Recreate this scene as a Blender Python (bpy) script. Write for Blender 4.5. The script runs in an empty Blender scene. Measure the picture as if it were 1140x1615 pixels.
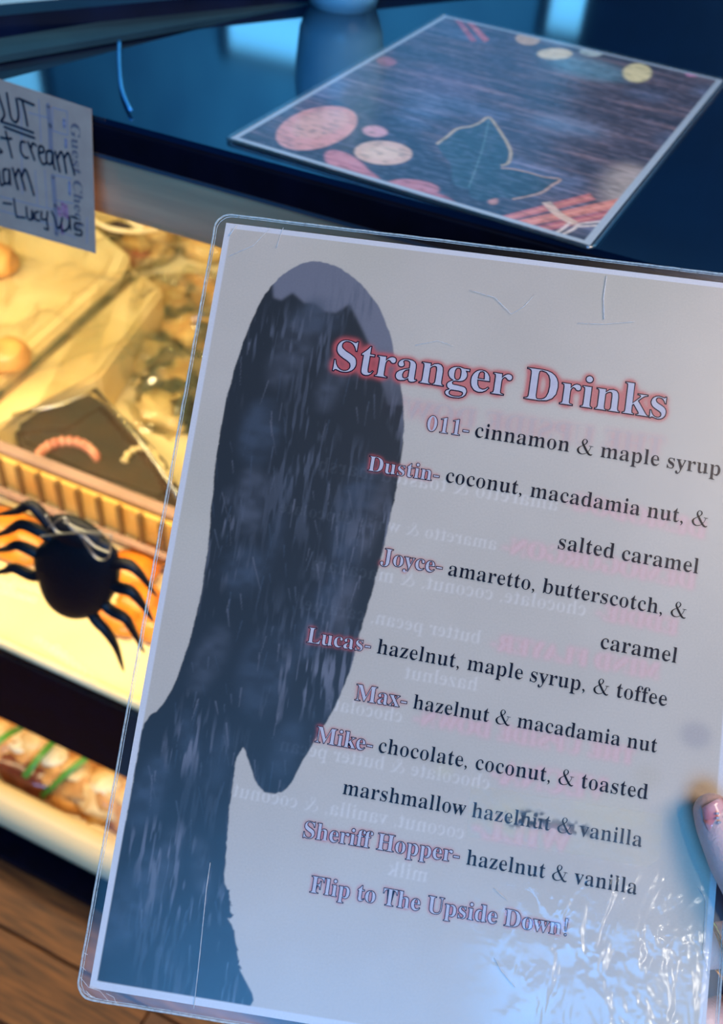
import bpy, bmesh, math, random
import numpy as np
from mathutils import Vector, Matrix, geometry
random.seed(4); rng = np.random.RandomState(7)
SC = bpy.context.scene; COL = SC.collection

# ------------------------------------------------------------ camera
F, PX, PY, H = 1530.0, 570.0, 807.5, 0.25
AX = np.array([5184, 1891, -1530.0]); AX /= np.linalg.norm(AX)
AY = np.array([947, -1359, 1530.0]); AY -= AX*(AX@AY); AY /= np.linalg.norm(AY)
RW = np.stack([AX, AY, np.cross(AX, AY)])           # camera (x right, y down, z forward) -> world
cam = bpy.data.cameras.new('camera'); cam.sensor_fit = 'VERTICAL'; cam.sensor_height = 24
cam.lens = 24*F/1615; cam.clip_start = 0.02
cam.dof.use_dof = True; cam.dof.focus_distance = 0.362; cam.dof.aperture_fstop = 8.0
camo = bpy.data.objects.new('camera', cam); COL.objects.link(camo); SC.camera = camo
camo.matrix_world = Matrix([[RW[i, 0], -RW[i, 1], -RW[i, 2], (0, 0, H)[i]] for i in range(3)]+[[0, 0, 0, 1]])

# ------------------------------------------------------------ world, lights, exposure
w = bpy.data.worlds.new('world'); SC.world = w; w.use_nodes = True
w.node_tree.nodes['Background'].inputs[0].default_value = (0.10, 0.34, 0.62, 1)
w.node_tree.nodes['Background'].inputs[1].default_value = 0.10
SC.view_settings.view_transform = 'Standard'; SC.view_settings.look = 'None'
SC.view_settings.exposure = 0.0; SC.view_settings.gamma = 1.0
SC.view_settings.use_curve_mapping = False
def area(name, loc, target, sx, sy, power, col):
    l = bpy.data.lights.new(name, 'AREA'); l.shape = 'RECTANGLE'; l.size = sx; l.size_y = sy
    l.energy = power; l.color = col
    o = bpy.data.objects.new(name, l); COL.objects.link(o); o.location = loc
    o.rotation_euler = (Vector(target)-Vector(loc)).to_track_quat('-Z', 'Y').to_euler(); return o
area('window_daylight', (1.2, -3.2, 1.9), (0, .2, 0), 2.3, 1.5, 170, (0.08, 0.41, 1.0))
area('ceiling_panel', (1.5, 0.1, 2.2), (0, .3, 0), 1.4, 1.4, 58, (1.0, 0.79, 0.64))
area('sparkle_lamp', (1.7, -1.5, 1.7), (0, .1, -.1), (.16), .16, 5, (1.0, 0.93, 0.8))  # small lamp added to strike sparkles on the crumpled film
area('wall_fill_light', (0, 3.4, 2.6), (0, 4.6, .6), 6, .5, 190, (0.25, 0.7, 1.0))  # fill lamp added to brighten the wall mirrored in the glass top

# ------------------------------------------------------------ points on planes
def ray(px, py):
    return RW @ np.array([(px-PX)/F, (py-PY)/F, 1.0])
def on_z(px, py, z):
    d = ray(px, py); t = (z-H)/d[2]; return Vector((d[0]*t, d[1]*t, z))
def on_y(px, py, y):
    d = ray(px, py); t = y/d[1]; return Vector((d[0]*t, y, H+d[2]*t))
def on_plane(px, py, org, n):
    d = Vector(ray(px, py)); o = Vector((0, 0, H)); t = (org-o).dot(n)/d.dot(n); return o+d*t

# ------------------------------------------------------------ object helpers
def tag(o, label=None, cat=None, group=None, kind=None):
    if label: o['label'] = label
    if cat: o['category'] = cat
    if group: o['group'] = group
    if kind: o['kind'] = kind
    return o
def empty(name, loc=(0, 0, 0), label=None, cat=None, group=None, mat=None):
    o = bpy.data.objects.new(name, None); COL.objects.link(o); o.empty_display_size = .02
    if mat is not None: o.matrix_world = mat
    else: o.location = loc
    return tag(o, label, cat, group)
def link(name, me, mats, parent=None, smooth=False):
    if not isinstance(mats, (list, tuple)): mats = [mats]
    for m in mats: me.materials.append(m)
    if smooth:
        for p in me.polygons: p.use_smooth = True
    o = bpy.data.objects.new(name, me); COL.objects.link(o)
    if parent: o.parent = parent
    return o
def obj(name, bm, mats, parent=None, smooth=False):
    bmesh.ops.recalc_face_normals(bm, faces=bm.faces)
    me = bpy.data.meshes.new(name); bm.to_mesh(me); bm.free(); return link(name, me, mats, parent, smooth)
def box(bm, c, s, rot=None, bev=0.0):
    r = bmesh.ops.create_cube(bm, size=1.0); vs = r['verts']
    M = Matrix.Translation(c) @ (rot.to_4x4() if rot else Matrix.Identity(4)) @ Matrix.Diagonal((s[0], s[1], s[2], 1))
    bmesh.ops.transform(bm, matrix=M, verts=vs)
    if bev:
        es = list({e for v in vs for e in v.link_edges})
        bmesh.ops.bevel(bm, geom=es, offset=bev, segments=3, affect='EDGES', profile=.5)
    return bm
def B(c, s, rot=None, bev=0.0): return box(bmesh.new(), c, s, rot, bev)
def prism(pts, z0, z1, bm=None):
    """closed polygon in xy raised from z0 to z1"""
    bm = bm or bmesh.new(); n = len(pts)
    a = [bm.verts.new((p[0], p[1], z0)) for p in pts]; b = [bm.verts.new((p[0], p[1], z1)) for p in pts]
    bm.faces.new(a[::-1]); bm.faces.new(b)
    for i in range(n): bm.faces.new((a[i], a[(i+1) % n], b[(i+1) % n], b[i]))
    return bm
def tube(pts, rad, seg=10, bm=None, closed=False, flat=1.0):
    bm = bm or bmesh.new(); pts = [Vector(p) for p in pts]; n = len(pts)
    if not hasattr(rad, '__len__'): rad = [rad]*n
    rings = []; up = None
    for i, p in enumerate(pts):
        a = pts[(i-1) % n] if (i or closed) else p; b = pts[(i+1) % n] if (i < n-1 or closed) else p
        t = (b-a).normalized()
        if up is None:
            up = Vector((0, 0, 1)) if abs(t.z) < .9 else Vector((1, 0, 0))
        s = t.cross(up).normalized(); up = s.cross(t).normalized()
        rings.append([bm.verts.new(p+(s*math.cos(k*2*math.pi/seg)+up*flat*math.sin(k*2*math.pi/seg))*rad[i]) for k in range(seg)])
    m = n if closed else n-1
    for i in range(m):
        A, C = rings[i], rings[(i+1) % n]
        for k in range(seg): bm.faces.new((A[k], A[(k+1) % seg], C[(k+1) % seg], C[k]))
    if not closed:
        bm.faces.new(rings[0]); bm.faces.new(rings[-1][::-1])
    return bm
def lathe(prof, seg=32, bm=None, M=None):
    bm = bm or bmesh.new(); rings = []
    M = M or Matrix.Identity(4)
    for r, z in prof:
        if r < 1e-6: rings.append([bm.verts.new(M @ Vector((0, 0, z)))])
        else: rings.append([bm.verts.new(M @ Vector((r*math.cos(k*2*math.pi/seg), r*math.sin(k*2*math.pi/seg), z))) for k in range(seg)])
    for A, C in zip(rings, rings[1:]):
        for k in range(seg):
            a, b = A[k % len(A)], A[(k+1) % len(A)]; c, d = C[(k+1) % len(C)], C[k % len(C)]
            f = []
            for v in (a, b, c, d):
                if v not in f: f.append(v)
            if len(f) > 2: bm.faces.new(f)
    return bm
def lump(r, sx, sy, sz, seed, amp=.18, sub=3, freq=2.2):
    """an irregular rounded lump resting on z = 0"""
    from mathutils import noise
    bm = bmesh.new(); bmesh.ops.create_icosphere(bm, subdivisions=sub, radius=1)
    for v in bm.verts:
        n = noise.noise(v.co*freq+Vector((seed*3.7, seed, 0)))
        v.co *= 1+amp*n*2
        v.co = Vector((v.co.x*sx*r, v.co.y*sy*r, max(v.co.z, -.55)*sz*r))
    z0 = min(v.co.z for v in bm.verts)
    for v in bm.verts: v.co.z -= z0
    return bm
def catmull(P, k=6, closed=False):
    P = [Vector(p) for p in P]; n = len(P); out = []
    for i in range(n if closed else n-1):
        g = lambda j: P[j % n] if closed else P[max(0, min(n-1, j))]
        a, b, c, d = g(i-1), g(i), g(i+1), g(i+2)
        for j in range(k):
            t = j/k
            out.append(.5*((2*b)+(c-a)*t+(2*a-5*b+4*c-d)*t*t+(3*b-a-3*c+d)*t**3))
    if not closed: out.append(P[-1])
    return out

# ------------------------------------------------------------ materials
def lin(c):
    return tuple(((v/255)/12.92 if v/255 <= .04045 else ((v/255+.055)/1.055)**2.4) for v in c)
def mat(name, col, rough=.5, metal=0, col2=None, scale=20, detail=4, stretch=None, bump=0, coat=0, spec=.5, sss=0, trans=0, bscale=None, ramp=(.35, .65)):
    m = bpy.data.materials.new(name); m.use_nodes = True; nt = m.node_tree; N = nt.nodes; L = nt.links
    b = N['Principled BSDF']; b.inputs['Roughness'].default_value = rough; b.inputs['Metallic'].default_value = metal
    b.inputs['Specular IOR Level'].default_value = spec
    b.inputs['Coat Weight'].default_value = coat; b.inputs['Coat Roughness'].default_value = .08
    b.inputs['Transmission Weight'].default_value = trans
    if sss:
        b.inputs['Subsurface Weight'].default_value = sss; b.inputs['Subsurface Radius'].default_value = (.004, .0015, .0008)
        b.inputs['Subsurface Scale'].default_value = 1
    tc = N.new('ShaderNodeTexCoord'); mp = N.new('ShaderNodeMapping'); L.new(tc.outputs['Object'], mp.inputs[0])
    if stretch: mp.inputs['Scale'].default_value = stretch
    nz = N.new('ShaderNodeTexNoise'); nz.inputs['Scale'].default_value = scale; nz.inputs['Detail'].default_value = detail
    L.new(mp.outputs[0], nz.inputs['Vector'])
    c1 = lin(col); c2 = lin(col2) if col2 else tuple(v*.86 for v in c1)
    r = N.new('ShaderNodeValToRGB'); r.color_ramp.elements[0].color = (*c2, 1); r.color_ramp.elements[1].color = (*c1, 1)
    r.color_ramp.elements[0].position, r.color_ramp.elements[1].position = ramp
    L.new(nz.outputs['Fac'], r.inputs[0]); L.new(r.outputs[0], b.inputs['Base Color'])
    if bump:
        bp = N.new('ShaderNodeBump'); bp.inputs['Strength'].default_value = bump; bp.inputs['Distance'].default_value = .002
        if bscale:
            n2 = N.new('ShaderNodeTexNoise'); n2.inputs['Scale'].default_value = bscale; L.new(mp.outputs[0], n2.inputs['Vector']); L.new(n2.outputs['Fac'], bp.inputs['Height'])
        else: L.new(nz.outputs['Fac'], bp.inputs['Height'])
        L.new(bp.outputs[0], b.inputs['Normal'])
    return m
def film(name, tint=(1, 1, 1), rough=.1, gain=1.0, bump=0, bscale=60, dist=.001, base=0.0, mask=None, fade=None):
    """clear sheet: see-through with a sheen that grows at grazing angles"""
    m = bpy.data.materials.new(name); m.use_nodes = True; nt = m.node_tree; N = nt.nodes; L = nt.links
    N.remove(N['Principled BSDF']); out = N['Material Output']
    t = N.new('ShaderNodeBsdfTransparent'); t.inputs[0].default_value = (*tint, 1)
    g = N.new('ShaderNodeBsdfGlossy'); g.inputs['Roughness'].default_value = rough
    fr = N.new('ShaderNodeFresnel'); ge = N.new('ShaderNodeNewGeometry'); io = N.new('ShaderNodeMapRange')   # same sheen from both faces
    io.inputs['To Min'].default_value = 1.5; io.inputs['To Max'].default_value = 1/1.5; L.new(ge.outputs['Backfacing'], io.inputs['Value']); L.new(io.outputs[0], fr.inputs['IOR'])
    mx = N.new('ShaderNodeMixShader'); ma = N.new('ShaderNodeMath'); ma.operation = 'MULTIPLY_ADD'; ma.use_clamp = True
    ma.inputs[1].default_value = gain; ma.inputs[2].default_value = base
    L.new(fr.outputs[0], ma.inputs[0]); L.new(ma.outputs[0], mx.inputs[0])
    L.new(t.outputs[0], mx.inputs[1]); L.new(g.outputs[0], mx.inputs[2]); L.new(mx.outputs[0], out.inputs[0])
    if fade:           # sheen dies away from the middle of the patch
        t2 = N.new('ShaderNodeTexCoord'); ds = N.new('ShaderNodeVectorMath'); ds.operation = 'DISTANCE'; ds.inputs[1].default_value = (fade[0], fade[1], 0)
        nn = N.new('ShaderNodeTexNoise'); nn.inputs['Scale'].default_value = 45; L.new(t2.outputs['Object'], nn.inputs['Vector'])
        L.new(t2.outputs['Object'], ds.inputs[0]); mr = N.new('ShaderNodeMapRange'); mr.interpolation_type = 'SMOOTHSTEP'
        mr.inputs['From Min'].default_value = fade[2]; mr.inputs['From Max'].default_value = fade[2]*.4
        L.new(ds.outputs['Value'], mr.inputs['Value']); mu = N.new('ShaderNodeMath'); mu.operation = 'MULTIPLY'; L.new(mr.outputs[0], mu.inputs[0]); L.new(ma.outputs[0], mu.inputs[1])
        m3 = N.new('ShaderNodeMath'); m3.operation = 'MULTIPLY'; m3.use_clamp = True; m3.inputs[1].default_value = 1.6; L.new(nn.outputs['Fac'], m3.inputs[0]); m4 = N.new('ShaderNodeMath'); m4.operation = 'MULTIPLY'
        L.new(mu.outputs[0], m4.inputs[0]); L.new(m3.outputs[0], m4.inputs[1]); L.new(m4.outputs[0], mx.inputs[0])
    if bump:
        tc = N.new('ShaderNodeTexCoord'); nz = N.new('ShaderNodeTexNoise'); nz.inputs['Scale'].default_value = bscale
        nz.inputs['Detail'].default_value = 3
        L.new(tc.outputs['Object'], nz.inputs['Vector'])
        bp = N.new('ShaderNodeBump'); bp.inputs['Strength'].default_value = bump; bp.inputs['Distance'].default_value = dist
        h = nz.outputs['Fac']
        if mask:       # crumpled patch: relief is deeper around a point of the sheet
            (cx, cy, rad), sc2, amt = mask
            ds = N.new('ShaderNodeVectorMath'); ds.operation = 'DISTANCE'; ds.inputs[1].default_value = (cx, cy, 0)
            L.new(tc.outputs['Object'], ds.inputs[0])
            mr = N.new('ShaderNodeMapRange'); mr.interpolation_type = 'SMOOTHSTEP'; mr.inputs['From Min'].default_value = rad; mr.inputs['From Max'].default_value = rad*.35
            mr.inputs['To Min'].default_value = 0; mr.inputs['To Max'].default_value = amt
            L.new(ds.outputs['Value'], mr.inputs['Value'])
            vo = N.new('ShaderNodeTexNoise'); vo.inputs['Scale'].default_value = sc2; vo.inputs['Detail'].default_value = 2; vo.inputs['Distortion'].default_value = 1.2
            mpp = N.new('ShaderNodeMapping'); mpp.inputs['Rotation'].default_value = (0, 0, -.3); mpp.inputs['Scale'].default_value = (1, .45, 1)
            L.new(tc.outputs['Object'], mpp.inputs[0]); L.new(mpp.outputs[0], vo.inputs['Vector'])
            mu = N.new('ShaderNodeMath'); mu.operation = 'MULTIPLY'; L.new(vo.outputs['Fac'], mu.inputs[0]); L.new(mr.outputs[0], mu.inputs[1])
            ad = N.new('ShaderNodeMath'); ad.operation = 'ADD'; L.new(h, ad.inputs[0]); L.new(mu.outputs[0], ad.inputs[1]); h = ad.outputs[0]
        L.new(h, bp.inputs['Height'])
        L.new(bp.outputs[0], g.inputs['Normal']); L.new(bp.outputs[0], fr.inputs['Normal'])
    return m
def milky_line(name, col, a):
    """thin frosted line: part clear, part milky"""
    m = bpy.data.materials.new(name); m.use_nodes = True; nt = m.node_tree; N = nt.nodes; L = nt.links; N.remove(N['Principled BSDF'])
    t = N.new('ShaderNodeBsdfTransparent'); d = N.new('ShaderNodeBsdfDiffuse'); d.inputs[0].default_value = (*lin(col), 1)
    nz = N.new('ShaderNodeTexNoise'); nz.inputs['Scale'].default_value = 600; mr = N.new('ShaderNodeMapRange')
    mr.inputs['To Min'].default_value = a*.2; mr.inputs['To Max'].default_value = a*1.8
    tc = N.new('ShaderNodeTexCoord'); L.new(tc.outputs['Object'], nz.inputs['Vector']); L.new(nz.outputs['Fac'], mr.inputs['Value'])
    mx = N.new('ShaderNodeMixShader'); L.new(mr.outputs[0], mx.inputs[0]); L.new(t.outputs[0], mx.inputs[1]); L.new(d.outputs[0], mx.inputs[2])
    L.new(mx.outputs[0], N['Material Output'].inputs[0]); return m
def emit(name, col, s):
    m = bpy.data.materials.new(name); m.use_nodes = True; N = m.node_tree.nodes
    b = N['Principled BSDF']; b.inputs['Base Color'].default_value = (*lin(col), 1)
    b.inputs['Emission Color'].default_value = (*lin(col), 1); b.inputs['Emission Strength'].default_value = s
    return m
def printed(name, rough=.5, grain=.08, gscale=900):
    """ink colour stored per vertex, with a faint paper grain"""
    m = bpy.data.materials.new(name); m.use_nodes = True; nt = m.node_tree; N = nt.nodes; L = nt.links
    b = N['Principled BSDF']; b.inputs['Roughness'].default_value = rough; b.inputs['Specular IOR Level'].default_value = .2
    a = N.new('ShaderNodeAttribute'); a.attribute_name = 'ink'
    tc = N.new('ShaderNodeTexCoord'); nz = N.new('ShaderNodeTexNoise'); nz.inputs['Scale'].default_value = gscale; nz.inputs['Detail'].default_value = 3
    L.new(tc.outputs['Object'], nz.inputs['Vector'])
    mr = N.new('ShaderNodeMapRange'); mr.inputs['To Min'].default_value = 1-grain*2; mr.inputs['To Max'].default_value = 1+grain*2
    L.new(nz.outputs['Fac'], mr.inputs['Value'])
    vm = N.new('ShaderNodeVectorMath'); vm.operation = 'SCALE'; L.new(a.outputs['Color'], vm.inputs[0]); L.new(mr.outputs[0], vm.inputs['Scale'])
    L.new(vm.outputs[0], b.inputs['Base Color'])
    return m
def ink_grid(name, w, h, img, z, m, parent, curl=None):
    """a sheet of small quads, img[row from top, col, rgb linear] as ink; spans u 0..w, v 0..-h"""
    gh, gw = img.shape[:2]
    us = np.linspace(0, w, gw); vs = np.linspace(0, -h, gh)
    U, V = np.meshgrid(us, vs); Z = np.full_like(U, z) if curl is None else curl(U, V)+z
    co = np.stack([U, V, Z], -1).reshape(-1, 3).astype(np.float32)
    idx = np.arange(gh*gw).reshape(gh, gw)
    q = np.stack([idx[1:, :-1], idx[1:, 1:], idx[:-1, 1:], idx[:-1, :-1]], -1).reshape(-1, 4)
    me = bpy.data.meshes.new(name); me.vertices.add(len(co)); me.vertices.foreach_set('co', co.ravel())
    me.loops.add(q.size); me.loops.foreach_set('vertex_index', q.ravel().astype(np.int32))
    me.polygons.add(len(q)); me.polygons.foreach_set('loop_start', np.arange(0, q.size, 4, dtype=np.int32))
    me.update(calc_edges=True)
    at = me.color_attributes.new('ink', 'FLOAT_COLOR', 'POINT')
    c = np.ones((gh*gw, 4), np.float32); c[:, :3] = img.reshape(-1, 3); at.data.foreach_set('color', c.ravel())
    return link(name, me, m, parent)
def srgb(a): a = np.asarray(a, float)/255; return np.where(a <= .04045, a/12.92, ((a+.055)/1.055)**2.4)
def blur(a, s):
    if s <= 0: return a
    k = int(4*s)+1
    p = np.pad(a, k, mode='edge'); fy = np.fft.fftfreq(p.shape[0])[:, None]; fx = np.fft.rfftfreq(p.shape[1])[None]
    return np.fft.irfft2(np.fft.rfft2(p)*np.exp(-2*(math.pi*s)**2*(fx**2+fy**2)), s=p.shape)[k:-k, k:-k]
def vnoise(shape, cy, cx, seed):
    r = np.random.RandomState(seed); a = r.rand(cy+3, cx+3)
    y = np.linspace(0, cy, shape[0]); x = np.linspace(0, cx, shape[1]); yi = y.astype(int); xi = x.astype(int)
    fy = (y-yi)[:, None]; fx = (x-xi)[None]; fy = fy*fy*(3-2*fy); fx = fx*fx*(3-2*fx)
    g = lambda j, i: a[np.ix_(yi+j, xi+i)]
    return (g(0, 0)*(1-fx)+g(0, 1)*fx)*(1-fy)+(g(1, 0)*(1-fx)+g(1, 1)*fx)*fy
class Raster:
    """even-odd polygon fill on the sheet's own grid (u right, v down from the top edge)"""
    def __init__(s, w, h, gw): s.w = w; s.gw = gw; s.k = (gw-1)/w; s.gh = int(h*s.k)+1; s.h = h
    def blank(s): return np.zeros((s.gh, s.gw))
    def fill(s, img, shape, val=1.0):
        SS = 2
        P = [np.array([(c[0]*s.k*SS, -c[1]*s.k*SS) for c in con]) for con in shape]
        A = np.concatenate(P); x0, y0 = np.floor(A.min(0)).astype(int)-1; x1, y1 = np.ceil(A.max(0)).astype(int)+2
        x0 = max(x0, 0)//SS*SS; y0 = max(y0, 0)//SS*SS
        x1 = min(x1, s.gw*SS); y1 = min(y1, s.gh*SS)
        x1 = x0+(x1-x0)//SS*SS; y1 = y0+(y1-y0)//SS*SS
        if x1 <= x0 or y1 <= y0: return
        m = np.zeros((y1-y0, x1-x0), bool); ys = np.arange(y0, y1)+.5; xs = np.arange(x0, x1)+.5
        for con in P:
            for a, b in zip(con, np.roll(con, -1, 0)):
                if a[1] == b[1]: continue
                lo, hi = sorted((a[1], b[1])); r = np.nonzero((ys >= lo) & (ys < hi))[0]
                if not len(r): continue
                xc = a[0]+(ys[r]-a[1])*(b[0]-a[0])/(b[1]-a[1])
                m[r] ^= xs[None] > xc[:, None]
        c = m.reshape((y1-y0)//SS, SS, (x1-x0)//SS, SS).mean((1, 3))*val
        t = img[y0//SS:y1//SS, x0//SS:x1//SS]; np.maximum(t, c, out=t)
def mixc(img, col, a):
    img += (np.asarray(col)-img)*np.clip(a, 0, 1)[..., None]

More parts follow.
